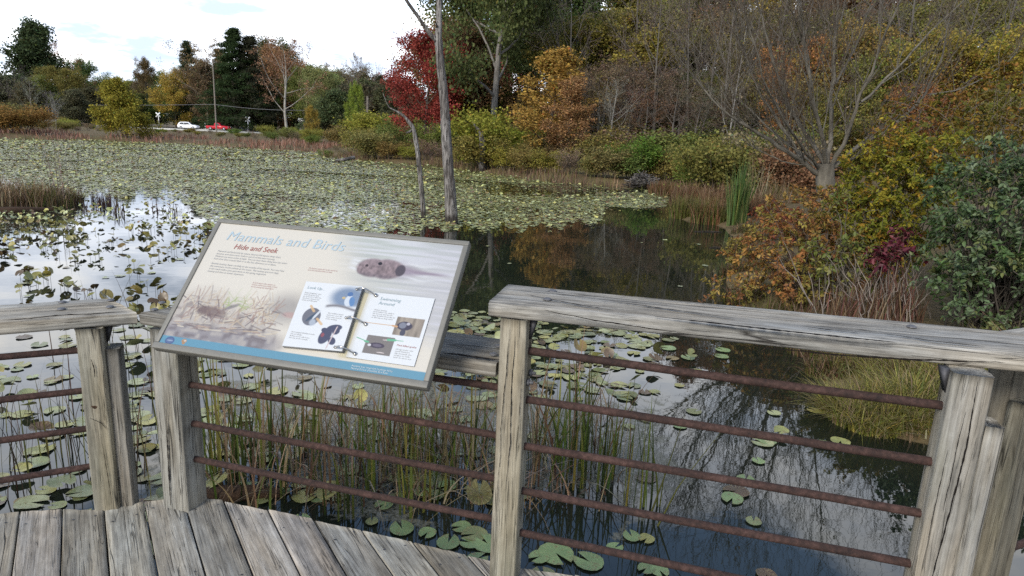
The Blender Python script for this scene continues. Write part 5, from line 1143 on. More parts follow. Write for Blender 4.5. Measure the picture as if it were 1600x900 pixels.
leafy('fallen_red_shrub', "red-leaved low shrub beside the cattail clump", 'shrub', [B(1215, 335, 14.5, 0.35, 0.4, 0.3), B(1235, 350, 13.5, 0.35, 0.4, 0.3)], 900, 0.09, [(0.20, 0.055, 0.03), (0.15, 0.05, 0.03), (0.22, 0.09, 0.03)], (0.09, 0.06, 0.05), 7, nstem=8, base=gp(1225, 14.0), clus=60, sig=0.14, gloss=False).name = 'red_brush'
# bare grey twigs and dead stalks below the crimson shrub
pol = []; rg = np.random.default_rng(9); b = np.array(gp(1375, 8.0))
for k in range(70):
    b0 = b + np.array([rg.normal(0.0, 0.28), rg.normal(0, 0.2), -0.05]); q = b0 + np.array([rg.normal(0, 0.28), rg.normal(0, 0.2), rg.uniform(0.35, 0.95)]); t_ = np.linspace(0, 1, 6)[:, None]
    pol.append((b0 * (1 - t_) + q * t_ + rg.normal(0, 0.03, (6, 3)) * np.sin(np.pi * t_), np.linspace(0.009, 0.003, 6)))
V, F = tubes(pol, 4); ds = tag(put('bare_shrub', mkmesh('bare_shrub', V - b, F, [M['bark']], smooth=True), loc=b), "tangle of bare grey twigs under the crimson shrub", 'shrub'); ds.color = (0.2, 0.17, 0.145, 1)
# ------------------------------------------------------------------ dead trunks in the water
def polyline_mesh(name, polys, mat, origin, sides=12, jitter=0.0, seed=1):
    V, F = tubes(polys, sides); V = V + np.random.default_rng(seed).normal(0, 1, V.shape) * jitter
    return mkmesh(name, V - np.asarray(origin), F, [mat], smooth=True)
b = at(706, 349); D = b[1]
P = pxline([(706.5, 353, 0), (705, 330, 0), (702, 280, 0.02), (698, 225, 0.05), (695, 170, 0.1), (692, 135, 0.1), (688, 100, 0.1), (685, 60, 0.1), (686, 20, 0.1), (687, -40, 0.1), (690, -110, 0.1), (688, -190, 0.2)], D)
P[0][2] = WZ - 0.5
r = np.array([0.17, 0.165, 0.135, 0.13, 0.115, 0.105, 0.10, 0.085, 0.075, 0.06, 0.045, 0.02])
Q = pxline([(687, 66, 0.1), (676, 58, 0.05), (666, 45, 0), (652, 25, -0.1), (640, 8, -0.2), (628, -12, -0.25), (612, -50, -0.4), (600, -110, -0.5)], D)
rq = np.array([0.07, 0.055, 0.05, 0.042, 0.038, 0.034, 0.026, 0.01])
dt = tag(put('dead_tree', polyline_mesh('dead_tree', [resample(P, r, 60), resample(Q, rq, 30), (pxline([(684, 44, .1), (682, 40, .0), (681, 35, -.1)], D), np.array([.03, .028, .015]))], M['dead'], (b[0], b[1], WZ), 16, 0.006), loc=(b[0], b[1], WZ)),
        "tall grey dead trunk with one side limb standing in the pond", 'tree')
b = at(662, 341); D = b[1]
P = pxline([(662, 344, 0), (661, 325, 0), (657, 280, 0), (653, 240, 0), (648, 210, 0), (645, 199, 0), (640, 192, 0), (632, 182, 0), (622, 175, -.05), (608, 168, -.1)], D); P[0][2] = WZ - 0.5
r = np.array([.075, .07, .062, .062, .055, .055, .05, .032, .025, .012])
polys = [resample(P, r, 44), (pxline([(646, 203, 0), (640, 206, -.05), (634, 208, -.1)], D), np.array([.035, .03, .015])), (pxline([(608, 168, -.1), (604, 160, -.1), (598, 145, -.1)], D), np.array([.012, .008, .004])), (pxline([(655, 262, 0), (652, 260, -.05), (650, 258, -.1)], D), np.array([.025, .02, .012]))]
tag(put('dead_snag', polyline_mesh('dead_snag', polys, M['dead'], (b[0], b[1], WZ), 12, 0.003), loc=(b[0], b[1], WZ)), "thin crooked dead snag left of the tall dead trunk", 'tree')
b = at(753, 268); D = b[1]
P = pxline([(753, 270, 0), (753, 240, 0), (754, 222, 0), (752, 208, 0), (748, 203, 0), (742, 196, 0), (738, 191, 0)], D); P[0][2] = WZ - 0.3
tag(put('broken_snag', polyline_mesh('broken_snag', [resample(P, np.array([.2, .2, .19, .16, .09, .06, .02]), 30)], M['dead'], (b[0], b[1], WZ), 10, 0.012), loc=(b[0], b[1], WZ)), "short broken snag on the far shore right of the dead trunk", 'tree')
b = at(535, 252); P = np.array([at(521, 253, WZ), at(535, 250, WZ + 0.25), at(553, 246, WZ + 0.42)])
tag(put('fallen_log', polyline_mesh('fallen_log', [resample(P, np.array([.09, .12, .13]), 14)], M['dead'], b, 10, 0.01), loc=b), "grey fallen log on the tip of the far shore", 'log')
# brush pile on the shore
b = at(1004, 293, -0.6); pol = []; rg = np.random.default_rng(77)
for k in range(260):
    a = rg.uniform(0, 6.28); rr_ = rg.uniform(0, 0.9); h = 0.75 * (1 - rr_) + 0.02; c0 = b + np.array([math.cos(a) * rr_ * 0.9, math.sin(a) * rr_ * 0.8, h * rg.uniform(0.3, 1.0)]); d_ = rg.normal(0, 1, 3) * np.array([1, 1, 0.35]); d_ = d_ / np.linalg.norm(d_) * rg.uniform(0.2, 0.5)
    pol.append((np.array([c0 - d_, c0 + rg.normal(0, .02, 3), c0 + d_]), np.array([.025, .022, .012]) * rg.uniform(0.6, 1.3)))
tag(put('brush_pile', polyline_mesh('brush_pile', pol, M['dead'], b, 5), loc=b), "grey pile of beaver-cut sticks at the water's edge", 'brush pile')
for X0, Y0, X1, Y1, lab in ((1108, 387, 1128, 388, "pale stick floating beside the orange shrub"), (1085, 362, 1128, 363, "thin pale stick floating in front of the cattails")):
    a, c = at(X0, Y0), at(X1, Y1); tag(put('floating_stick', polyline_mesh('floating_stick', [resample([a + [0, 0, .005], (a + c) / 2 + [0, 0.04, .015], c + [0, 0, .01]], [.012, .016, .008], 8)], M['dead'], a, 7), loc=a), lab, 'stick')

# ------------------------------------------------------------------ blades: sedges, reeds, cattails
def bladesVF(base, h, wdt, lean, az, droop, cols, seg=5, rg=None, tipcol=None):
    """grass-like blades: base (n,3)"""
    n = len(base); t = np.linspace(0, 1, seg + 1)
    ld = np.stack([np.cos(az), np.sin(az), np.zeros(n)], 1)
    C = base[:, None, :] + ld[:, None, :] * (lean * h)[:, None, None] * (t ** 1.7)[None, :, None] + np.array([0, 0, 1.0])[None, None] * (h[:, None] * (t[None] - droop[:, None] * t[None] ** 3))[:, :, None]
    fa = az + rg.normal(1.57, 0.6, n); X = np.stack([np.cos(fa), np.sin(fa), np.zeros(n)], 1)
    ww = wdt[:, None] * (1 - 0.92 * t[None] ** 2.2) * 0.5
    V = np.stack([C - X[:, None] * ww[..., None], C + X[:, None] * ww[..., None]], 2)
    ix = np.arange(n * (seg + 1) * 2).reshape(n, seg + 1, 2)
    q = np.stack([ix[:, :-1, 0], ix[:, :-1, 1], ix[:, 1:, 1], ix[:, 1:, 0]], -1).reshape(-1, 4)
    cc = np.repeat(cols[:, None], (seg + 1) * 2, 1).reshape(n, seg + 1, 2, 3)
    if tipcol is not None:
        k = np.clip((t - 0.55) / 0.45, 0, 1)[None, :, None, None] * rg.uniform(0, 1, n)[:, None, None, None]; cc = cc * (1 - k) + np.asarray(tipcol) * k
    return V.reshape(-1, 3), q, cc.reshape(-1, 3)
GRN = [(0.075, 0.085, 0.018), (0.10, 0.10, 0.022), (0.05, 0.065, 0.016), (0.085, 0.075, 0.022)]
BRN = [(0.14, 0.085, 0.045), (0.10, 0.055, 0.03), (0.19, 0.14, 0.085), (0.07, 0.042, 0.026)]
BUF = [(0.24, 0.175, 0.10), (0.19, 0.13, 0.07), (0.28, 0.22, 0.14)]
RED = [(0.15, 0.07, 0.038), (0.19, 0.10, 0.055), (0.11, 0.055, 0.03), (0.17, 0.12, 0.06)]
def tuft(name, label, cat, c, rx, ry, n, h, wdt, lean, droop, cols, seed, group=None, kind=None, tipcol=None, seg=5, onland=False, rot=0.0):
    rg = np.random.default_rng(seed); c = np.asarray(c, float)
    a = rg.uniform(0, 6.28, n); q = np.sqrt(rg.random(n)); x = np.cos(a) * q * rx; y = np.sin(a) * q * ry
    base = np.stack([c[0] + x * math.cos(rot) - y * math.sin(rot), c[1] + x * math.sin(rot) + y * math.cos(rot), np.full(n, c[2])], 1)
    if onland: base[:, 2] = np.maximum(ground(base[:, 0], base[:, 1]), WZ) - 0.02
    out = np.where(rg.random(n) < 0.4, a + rot + rg.normal(0, 0.8, n), rg.uniform(0, 6.28, n))
    hh = h * rg.uniform(0.45, 1.1, n) * (1 - 0.3 * q); col = palette(rg, n, cols, 0.2)
    V, Fq, cc = bladesVF(base, hh, wdt * rg.uniform(0.6, 1.3, n), lean * np.abs(rg.normal(0.6, 0.55, n)), out, droop * rg.random(n), col, seg, rg, tipcol)
    o_ = put(name, mkmesh(name, V - c, [Fq], [M['blade']], {'col': ('FLOAT_COLOR', cc)}), loc=c)
    return tag(o_, label, cat, group, kind)
# sedge band along the far shores (one mass)
def band(name, label, i0, i1, off0, off1, dens, h, cols, seed, wdt=0.05, tip=None):
    rg = np.random.default_rng(seed); B_ = []; pts = [at(x, y)[:2] for x, y in SH[i0:i1]]
    for a, c in zip(pts[:-1], pts[1:]):
        Lg = np.linalg.norm(c - a); n = int(Lg * (off1 - off0) * dens); d_ = (c - a) / Lg; nn = np.array([-d_[1], d_[0]])
        s = rg.random(n) * Lg; o_ = rg.uniform(off0, off1, n); B_.append(a + d_ * s[:, None] + nn * o_[:, None])
    B_ = np.vstack(B_); n = len(B_); patch = np.sin(B_[:, 0] * 0.9) + np.sin(B_[:, 1] * 1.3 + B_[:, 0] * 0.4); keep = rg.random(n) < 0.5 + 0.3 * patch; B_ = B_[keep]; n = len(B_)
    base = np.column_stack([B_, np.maximum(ground(B_[:, 0], B_[:, 1]), WZ) - 0.03]); base = base[sdist(B_[:, 0], B_[:, 1]) > -1.2]; n = len(base)
    V, Fq, cc = bladesVF(base, h * rg.uniform(0.5, 1.15, n), wdt * rg.uniform(0.6, 1.3, n), 0.3 * np.abs(rg.normal(0.6, 0.5, n)), rg.uniform(0, 6.28, n), 0.3 * rg.random(n), palette(rg, n, cols, 0.22), 3, rg, tip)
    return tag(put(name, mkmesh(name, V, [Fq], [M['blade']], {'col': ('FLOAT_COLOR', cc)})), label, 'sedge', kind='stuff')
band('sedge_band', "pinkish brown sedge fringe along the far left shore", 0, 5, -1.5, 13.0, 11, 0.7, [(0.24, 0.125, 0.085), (0.20, 0.10, 0.07), (0.26, 0.16, 0.11), (0.15, 0.08, 0.05)], 31, 0.07)
band('sedge_band', "reddish brown sedge fringe below the far shore shrubs", 5, 14, -0.9, 2.2, 46, 0.62, [(0.13, 0.07, 0.045), (0.10, 0.055, 0.035), (0.15, 0.095, 0.06), (0.10, 0.095, 0.03), (0.13, 0.115, 0.04)] + BUF[1:2], 32, 0.035)
# near cattails and sedges at the bend of the right shore
for X, by, n, h, rx, cols, lab in ((1072, 341, 900, 0.95, 0.55, [(0.11, 0.125, 0.025), (0.085, 0.10, 0.022)] + GRN + BRN[:1], "low green and brown sedge clump at the point of the right shore"), (1110, 349, 1100, 1.0, 0.6, RED[:2] + GRN + [(0.11, 0.12, 0.025)], "reddish sedge clump left of the green cattails"),
                                  (1185, 350, 900, 1.25, 0.65, RED, "rust-red sedge clump right of the green cattails"), (1125, 330, 900, 1.25, 0.8, RED + BUF[:1], "rusty sedge clump behind the green cattails"), (1080, 322, 900, 1.15, 0.8, RED + BRN, "brown sedge clump at the back of the right point"),
                                  (1040, 305, 700, 0.9, 0.8, RED + GRN[:1], "brown-red sedge clump near the brush pile"), (1215, 335, 700, 1.5, 0.7, BUF + GRN[:1], "tall buff grass clump left of the willow")):
    tuft('sedge_clump', lab, 'sedge', at(X, by, WZ), rx, rx * 0.8, n, h, 0.022, 0.35, 0.25, cols, int(X + by), tipcol=(0.16, 0.10, 0.05))
tuft('cattail_clump', "upright green cattail leaves on the right shore", 'cattails', at(1150, 357, WZ), 0.26, 0.22, 260, 2.15, 0.032, 0.14, 0.05, [(0.075, 0.125, 0.03), (0.10, 0.15, 0.04), (0.06, 0.10, 0.03), (0.15, 0.15, 0.05)], 5, seg=6)
tuft('cattail_clump', "thin pale cattail stalks behind the green cattails", 'cattails', at(1175, 335, WZ), 0.45, 0.4, 60, 2.7, 0.022, 0.25, 0.12, BUF + GRN[:1], 6, seg=6)
# island of brown sedge on the left
for X, by, n, h, rx, ry, cols, lab in ((20, 322, 900, 1.0, 1.1, 0.9, BRN[:1] + BUF + GRN[:1], "brown sedge tussock at the left picture edge"), (62, 322, 700, 0.75, 0.8, 0.7, BRN[:1] + BUF[:2] + GRN[:2], "green and brown sedge tussock on the left islet"), (98, 318, 600, 0.6, 0.5, 0.5, BRN + GRN[:2], "small sedge tussock at the right end of the left islet"), (-45, 325, 900, 1.0, 1.2, 1.0, BRN + BUF, "brown sedge tussock just past the left picture edge")):
    tuft('sedge_tussock', lab, 'sedge', at(X, by, WZ), rx, ry, n, h, 0.018, 0.5, 0.35, cols, int(X + 900))
P = np.array([at(-60, 334, WZ + 0.02), at(20, 330, WZ + 0.05), at(88, 328, WZ + 0.01)])
tag(put('islet_log', polyline_mesh('islet_log', [resample(P, np.array([.10, .11, .06]), 12)], M['knot'], P[1], 9), loc=P[1]), "dark waterlogged log along the left sedge islet", 'log')
tuft('dead_stalks', "tall thin grey stalks on the left sedge islet", 'stalks', at(98, 322, WZ), 0.5, 0.4, 16, 2.1, 0.014, 0.12, 0.02, [(0.16, 0.12, 0.10)], 77, seg=6)
for X, by, n, h in ((165, 322, 50, 0.5), (186, 334, 26, 0.45), (175, 316, 30, 0.45), (268, 336, 14, 0.4), (245, 330, 10, 0.35), (126, 330, 8, 0.45), (150, 318, 30, 0.4)):
    tuft('stem_clump', "small dark dead stem clump standing in the open reflection", 'stems', at(X, by, WZ), 0.16, 0.12, n, h, 0.018, 0.35, 0.1, [(0.05, 0.03, 0.03), (0.07, 0.045, 0.035)], int(X * 3 + by), "dead stem clumps in the reflection")
# grass on the near right bank
YG = [(0.234, 0.221, 0.044), (0.130, 0.137, 0.024), (0.273, 0.234, 0.055), (0.124, 0.137, 0.028)]
for X, by, n, h, rx, ry, cols, lab in ((1350, 655, 2300, 0.42, 0.30, 0.34, YG, "fine yellow-green grass hummock leaning over the water"), (1420, 660, 1900, 0.46, 0.32, 0.32, YG + GRN[:1], "green grass hummock left of the wide right post"), (1310, 640, 1000, 0.34, 0.16, 0.22, YG + BUF[:1], "pale grass tuft at the water's edge under the right railing"),
                                  (1400, 605, 1500, 0.45, 0.45, 0.4, YG + BRN[:2], "mixed grass and brown stems behind the green hummock"), (1500, 640, 1600, 0.5, 0.5, 0.4, YG, "yellow grass behind the wide right post"), (1590, 610, 1500, 0.5, 0.6, 0.5, YG + GRN, "grass between the two right posts")):
    p = at(X, by, WZ + 0.02); p[2] = max(WZ, gz(p[0], p[1])) - 0.01
    tuft('grass_hummock', lab, 'grass', p, rx, ry, n, h, 0.0085, 1.1, 0.62, cols + BUF[:1], int(X + by), seg=6, onland=True, tipcol=(0.22, 0.17, 0.09))
tuft('arching_sedge', "arching broad-bladed sedge at the water below the bare twigs", 'sedge', (*at(1322, 592, WZ)[:2], WZ), 0.13, 0.12, 80, 0.55, 0.018, 0.9, 0.62, [(0.16, 0.15, 0.04), (0.11, 0.12, 0.025), (0.22, 0.16, 0.07)], 15, seg=7)
tuft('arching_sedge', "arching pale sedge further along the right bank", 'sedge', (*at(1375, 580, WZ)[:2], WZ + 0.02), 0.22, 0.2, 110, 0.6, 0.016, 0.7, 0.5, [(0.16, 0.15, 0.04), (0.11, 0.12, 0.025), (0.24, 0.18, 0.09)], 16, seg=7)
tuft('dry_leaf_blades', "few straw-coloured dry blades at the water beside the right post", 'blades', (*at(1435, 690, WZ)[:2], WZ), 0.12, 0.1, 14, 0.24, 0.014, 0.5, 0.3, BUF, 17)
for k, (X, by, n, h, rx) in enumerate(((1345, 480, 200, 0.75, 0.35), (1400, 485, 160, 0.75, 0.3), (1290, 500, 140, 0.5, 0.4))):
    p = atd(X, by, 7.9); tuft('dead_forb', ("brown dead forb stalks under the crimson shrub", "pinkish brown dead forb stalks beside the dark gap", "brown stalks under the orange shrub")[k], 'stalks', (p[0], 7.9, gz(p[0], 7.9)), rx, 0.3, n, h, 0.012, 0.3, 0.2, BRN + [(0.16, 0.075, 0.06)], 60 + k, onland=True)
for k, (X, by, rx) in enumerate(((1150, 475, .3), (1185, 505, .35), (1225, 530, .35), (1258, 552, .3), (1140, 430, .3), (1140, 395, .35), (1152, 368, .4), (1172, 388, .4), (1165, 412, .4), (1185, 372, .4), (1190, 440, .4), (1285, 588, .25), (1240, 500, .4))):
    p = at(X + 12, by, WZ); tuft('bank_grass', "dark brown grass hanging at the waterline under the orange shrub", 'grass', p, rx, rx * .8, 420, .42, .010, .9, .5, BRN + BRN[:2] + GRN, 700 + k, "waterline grass under the orange shrub", seg=5, onland=True)
# emergent reeds in front of the boardwalk
RG = [(0.105, 0.13, 0.026), (0.075, 0.10, 0.022), (0.165, 0.155, 0.032), (0.05, 0.07, 0.018)]
reeds = [(345, 760, 60, 1.05, .25, 'g'), (375, 770, 70, 1.0, .25, 'b'), (415, 730, 60, 1.0, .28, 'g'), (455, 745, 70, 0.95, .30, 'b'), (490, 720, 60, 0.85, .30, 'm'), (520, 750, 90, 0.7, .30, 'b'), (560, 720, 80, 0.85, .32, 'm'), (590, 745, 110, 0.75, .35, 'b'),
         (625, 715, 80, 0.85, .30, 'm'), (650, 755, 90, 0.8, .28, 'g'), (690, 745, 120, 0.8, .32, 'b'), (720, 720, 100, 0.85, .28, 'm'), (748, 750, 90, 0.85, .2, 'b'), (850, 740, 110, 0.95, .22, 'b'), (872, 720, 90, 1.05, .2, 'm'), (905, 745, 80, 1.05, .18, 'g'), (930, 720, 70, 0.9, .2, 'b'),
         (535, 800, 26, 0.5, .12, 'g'), (655, 800, 24, 0.65, .1, 'g'), (405, 800, 30, 0.7, .14, 'b'), (350, 700, 40, 0.9, .3, 'g'), (840, 690, 60, 0.9, .25, 'm'), (680, 690, 60, 0.7, .35, 'b'), (600, 690, 50, 0.6, .35, 'b')]
DES = {'g': "upright green", 'b': "brown and straw-coloured", 'm': "mixed green and brown"}
WHERE = ["against the post under the panel", "in front of the log under the deck", "left of centre under the panel", "under the open book of the panel", "under the panel's middle", "low before the plank edge under the panel", "behind the bars under the panel", "thick and low under the panel's right half", "behind the bars under the panel's right half", "close to the planks left of the middle post", "dense beside the middle post", "just left of the middle post", "touching the middle post's left side", "touching the middle post's right side", "right of the middle post under the brackets", "tall, second from the middle post on its right", "loose, farthest right of the middle post", "small, next to the plank edge under the panel", "small, by the plank end near the middle post", "small, beside the log", "farther out behind the post under the panel", "farther out right of the middle post", "farther out left of the middle post", "farther out under the panel's right half"]
for i, (X, by, n, h, rx, ty) in enumerate(reeds):
    cols = {'g': RG, 'b': BRN[:3] + BUF + RG[:2], 'm': RG + BUF[:1]}[ty]
    tuft('reed_clump', f"{DES[ty]} reed clump {WHERE[i]}", 'reeds', at(X, by, WZ), rx * 1.35, rx * 1.2, int(n * (0.46 if ty == 'g' else 0.30)), h * (1.05 if ty == 'g' else 1.15), 0.0165 if ty == 'g' else 0.0135, 0.2 if ty == 'g' else 0.38, 0.05 if ty == 'g' else 0.3, cols, 300 + i, tipcol=(0.13, 0.08, 0.045), seg=6)
tuft('reed_clump', "few long green blades leaning right in the gap between the rust bars", 'reeds', at(1000, 790, WZ), 0.14, 0.14, 13, 1.05, 0.013, 0.15, 0.02, RG, 411, seg=6)
def single(name, pts, w_, col, label):
    P = np.array([atd(x, y, d_) for x, y, d_ in pts]); Pq, rq = resample(P, np.linspace(w_, w_ * 0.15, len(P)), 12)
    V, Fq = tubes([(Pq, rq)], 4); o_ = put(name, mkmesh(name, V - P[0], Fq, [M['blade']], {'col': ('FLOAT_COLOR', np.tile(col, (len(V), 1)))}, smooth=True), loc=P[0]); return tag(o_, label, 'reed')
b = at(1028, 822); single('long_reed', [(1028, 822, b[1]), (1060, 760, b[1] + .02), (1132, 668, b[1] + .1)], 0.007, (0.11, 0.11, 0.025), "long green reed blade leaning right, alone between the bars")
b = at(1018, 800); single('long_reed', [(1018, 800, b[1]), (1040, 740, b[1] + .02), (1070, 650, b[1] + .05)], 0.007, (0.10, 0.10, 0.025), "green reed blade leaning right beside the longest blade")
rl_ = np.random.default_rng(91); nL_ = 600; bx = rl_.uniform(330, 965, nL_); by_ = rl_.uniform(640, 800, nL_); ok_ = by_ < np.interp(bx, [330, 760, 965], [770, 830, 800]); bx, by_ = bx[ok_], by_[ok_]
bL = np.array([at(x, y, WZ + 0.01) for x, y in zip(bx, by_)]); nL_ = len(bL)
V, Fq, cc = bladesVF(bL, rl_.uniform(.08, .45, nL_), rl_.uniform(.006, .012, nL_), rl_.uniform(.3, 1.9, nL_), rl_.uniform(0, 6.28, nL_), rl_.uniform(.3, .95, nL_), palette(rl_, nL_, BRN + BUF + BUF, .2), 6, rl_)
tag(put('reed_litter', mkmesh('reed_litter', V, [Fq], [M['blade']], {'col': ('FLOAT_COLOR', cc)})), "bent dead straw and broken blades among the reeds", 'reed litter', kind='stuff')
# thin dark stems left of the panel
for k, (X, by, n, h, rx) in enumerate(((30, 760, 16, 0.95, .3), (90, 730, 22, 1.0, .35), (215, 760, 26, 1.05, .22), (225, 710, 20, 0.9, .3), (60, 640, 16, 1.0, .5), (120, 690, 18, 0.8, .3), (15, 690, 14, 0.7, .3), (235, 620, 14, 0.8, .35), (150, 560, 8, 1.2, .6), (250, 560, 6, 1.1, .4))):
    tuft('stem_clump', ("thin dark stems by the left edge bars", "loose dark stems behind the left bars", "dark stems and leaves in the gap between the two left posts", "farther stems in the gap between the two left posts", "thin stems far behind the left bars", "short stems left of the left post", "few stems at the left picture edge", "few stems beyond the mitred rail corner", "lone tall stems crossing the left reflection", "lone stems beside the panel's left edge")[k], 'stems', at(X, by, WZ), rx * 1.2, rx * 0.9, max(7, int(n * 0.85)), h * 0.95, 0.008, 0.34, 0.12, [(0.085, 0.05, 0.035), (0.06, 0.045, 0.03), (0.09, 0.085, 0.025)], 500 + k, seg=6)

# ------------------------------------------------------------------ lily pads
aa = np.linspace(R(14), R(346), 13)
PADV = np.vstack([[0, 0, 0.0], np.stack([np.cos(aa) * (0.93 + 0.09 * np.cos(aa)), np.sin(aa) * 0.86, 0.0 * aa], 1)])
PADF = np.array([[0, i + 1, i + 2] for i in range(12)])
def pad_shape(rg, curl, fold):
    V = PADV.copy(); V[:, 2] = curl * (V[:, 0] ** 2 + V[:, 1] ** 2) * (0.5 + 0.5 * np.sin(3 * np.arctan2(V[:, 1], V[:, 0]) + rg.uniform(0, 6))) + fold * np.abs(V[:, 1]); return V
rg = np.random.default_rng(8)
SHAPES = [pad_shape(rg, 0.07, 0.0), pad_shape(rg, 0.11, 0.03), pad_shape(rg, 0.14, 0.05), pad_shape(rg, 0.20, 0.25), pad_shape(rg, 0.25, 0.4), pad_shape(rg, 0.09, 0.015)]
LOWX = [-400, 0, 60, 90, 125, 250, 300, 322, 420, 500, 560, 620, 700, 760, 850, 930, 944, 945, 2000]
LOWY = [330, 330, 326, 326, 310, 308, 322, 350, 358, 372, 372, 364, 357, 358, 355, 348, 338, 0, 0]
def dens(X, Y):
    d = np.zeros_like(X)
    lo = np.interp(X, LOWX, LOWY)
    mat = (Y < lo + 5 * np.sin(X * 0.11) + 3 * np.sin(X * 0.31)) & (X < 945)
    d[mat] = 0.82
    d[(X > 925) & (X < 1052) & (Y > 301) & (Y < 326 - 0.06 * np.abs(X - 1000))] = 0.8
    d[(X > 758) & (X < 930) & (Y > 288) & (Y < 306 + 0.02 * (X - 800))] = 0.12
    d[(Y > 292) & (X > 930) & (X < 1045) & (Y < 301)] = 0.1
    d[(np.abs(Y - 265 - 0.055 * (X - 400)) < 1.6) & (X > 400) & (X < 800)] = 0.08
    d[(np.abs(Y - 232 - 0.030 * (X - 150)) < 1.0) & (X > 150) & (X < 505)] = 0.08
    d[(np.abs(Y - 250 - 0.02 * X) < 1.3) & (X < 135)] = 0.08
    edge = (X < 130) & (Y > 330) & (Y < 372); d[edge] = 0.10
    op = (X >= 130) & (X < 430) & (Y >= lo) & (Y < 480); d[op] = 0.030
    d[(X < 130) & (Y >= 372) & (Y < 480)] = 0.05
    d[(X >= 320) & (X < 640) & (Y >= lo) & (Y < 420)] = 0.28
    nr = (Y >= 480) & (X < 800); d[nr] = np.interp(Y[nr], [480, 520, 600, 700, 800, 900], [0.10, 0.16, 0.26, 0.22, 0.16, 0.10])
    r1 = (X >= 640) & (X < 1130) & (Y >= 486) & (Y < 640); d[r1] = 0.8 * np.interp(X[r1], [640, 850, 960, 1060, 1130], [1, 1, 0.8, 0.32, 0]) * np.interp(Y[r1], [486, 500, 560, 600, 640], [0.3, 1, 0.85, 0.4, 0.16])
    r2 = (X >= 800) & (X < 1240) & (Y >= 640); d[r2] = 0.03
    r3 = (X >= 1130) & (X < 1320) & (Y > 640) & (Y < 760); d[r3] = 0.03
    d[(X > 690) & (X < 1130) & (Y > 372) & (Y < 486)] = 0.0015
    return d
pads = []     # x, y, r, rz, tilt, tiltdir, lift, shape, colour
PC = np.array([(0.29, 0.31, 0.125), (0.33, 0.33, 0.12), (0.24, 0.275, 0.12), (0.36, 0.33, 0.10), (0.33, 0.35, 0.18)]); PB = np.array([(0.22, 0.15, 0.05), (0.13, 0.07, 0.035), (0.09, 0.05, 0.03), (0.25, 0.21, 0.06)])
for d0, d1, r0, cover in ((2.2, 8, 0.080, 1.0), (8, 14, 0.064, 1.0), (14, 24, 0.056, 1.0), (24, 42, 0.068, 0.98), (42, 80, 0.105, 0.95)):
    xw = 0.95 * d1; area = 2 * xw * (d1 - d0); n = int(area / (3.0 * r0 * r0) * 1.15)
    x = rg.uniform(-xw, xw * 0.45, n); y = rg.uniform(d0, d1, n); n_keep = 0
    Xp, Yp = px(np.stack([x, y, np.full(n, WZ)], 1)); vis = (Xp > -60) & (Xp < 1660) & (Yp < 930) & (sdist(x, y) < -0.12)
    x, y, Xp, Yp = x[vis], y[vis], Xp[vis], Yp[vis]
    streak = np.sin(y * 0.55 + 0.7 * np.sin(x * 0.13)) + 0.6 * np.sin(y * 1.7 + x * 0.11)
    pr = dens(Xp, Yp) * cover * np.where(y > 13, np.clip(0.95 + 0.36 * streak, 0.3, 1), 1.0) / 0.87 * (0.725 if False else 1)
    k = rg.random(len(x)) < pr; x, y, Xp, Yp = x[k], y[k], Xp[k], Yp[k]; n = len(x)
    sparse = (Xp < 430) & (Yp > np.interp(Xp, LOWX, LOWY) + 6) & (Yp < 500)
    r_ = r0 * rg.uniform(0.55, 1.3, n); raised = rg.random(n) < np.where(sparse, 0.85, np.where(y > 13, 0.14, np.where(y > 9, 0.2, 0.16)))
    tl = np.where(raised, np.abs(rg.normal(0.45, 0.35, n)), np.abs(rg.normal(0, 0.035, n))); lift = np.where(raised, r_ * np.sin(np.minimum(tl, 1.5)) * 0.9 + 0.02 + rg.uniform(0, 0.05, n), 0.008)
    if d0 > 10: tl = np.where(sparse, tl, np.minimum(tl * 0.6, 0.45))
    br_ = rg.random(n) < np.where(raised, 0.30, 0.14)
    col = np.where(br_[:, None], PB[rg.integers(4, size=n)], PC[rg.integers(5, size=n)]) * (1 + rg.normal(0, 0.2, (n, 1)))
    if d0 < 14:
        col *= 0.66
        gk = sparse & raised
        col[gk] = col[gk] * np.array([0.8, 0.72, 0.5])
    shp = np.where(raised, rg.integers(2, 5, n), rg.choice([0, 1, 5], n))
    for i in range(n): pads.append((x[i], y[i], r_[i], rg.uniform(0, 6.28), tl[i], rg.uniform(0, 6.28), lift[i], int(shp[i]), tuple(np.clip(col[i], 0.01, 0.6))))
    # leaves stand in small bunches in the open reflection
    for i in np.where(sparse & raised)[0]:
        for q in range(rg.integers(0, 4)):
            pads.append((x[i] + rg.normal(0, .11), y[i] + rg.normal(0, .13), r_[i] * rg.uniform(.6, 1.1), rg.uniform(0, 6.28), abs(rg.normal(.8, .35)), rg.uniform(0, 6.28), lift[i] + rg.uniform(0, .06), int(rg.integers(2, 5)), tuple(np.clip(col[i] * rg.uniform(.7, 1.3), 0.01, .6))))
PALE = (0.15, 0.21, 0.085)
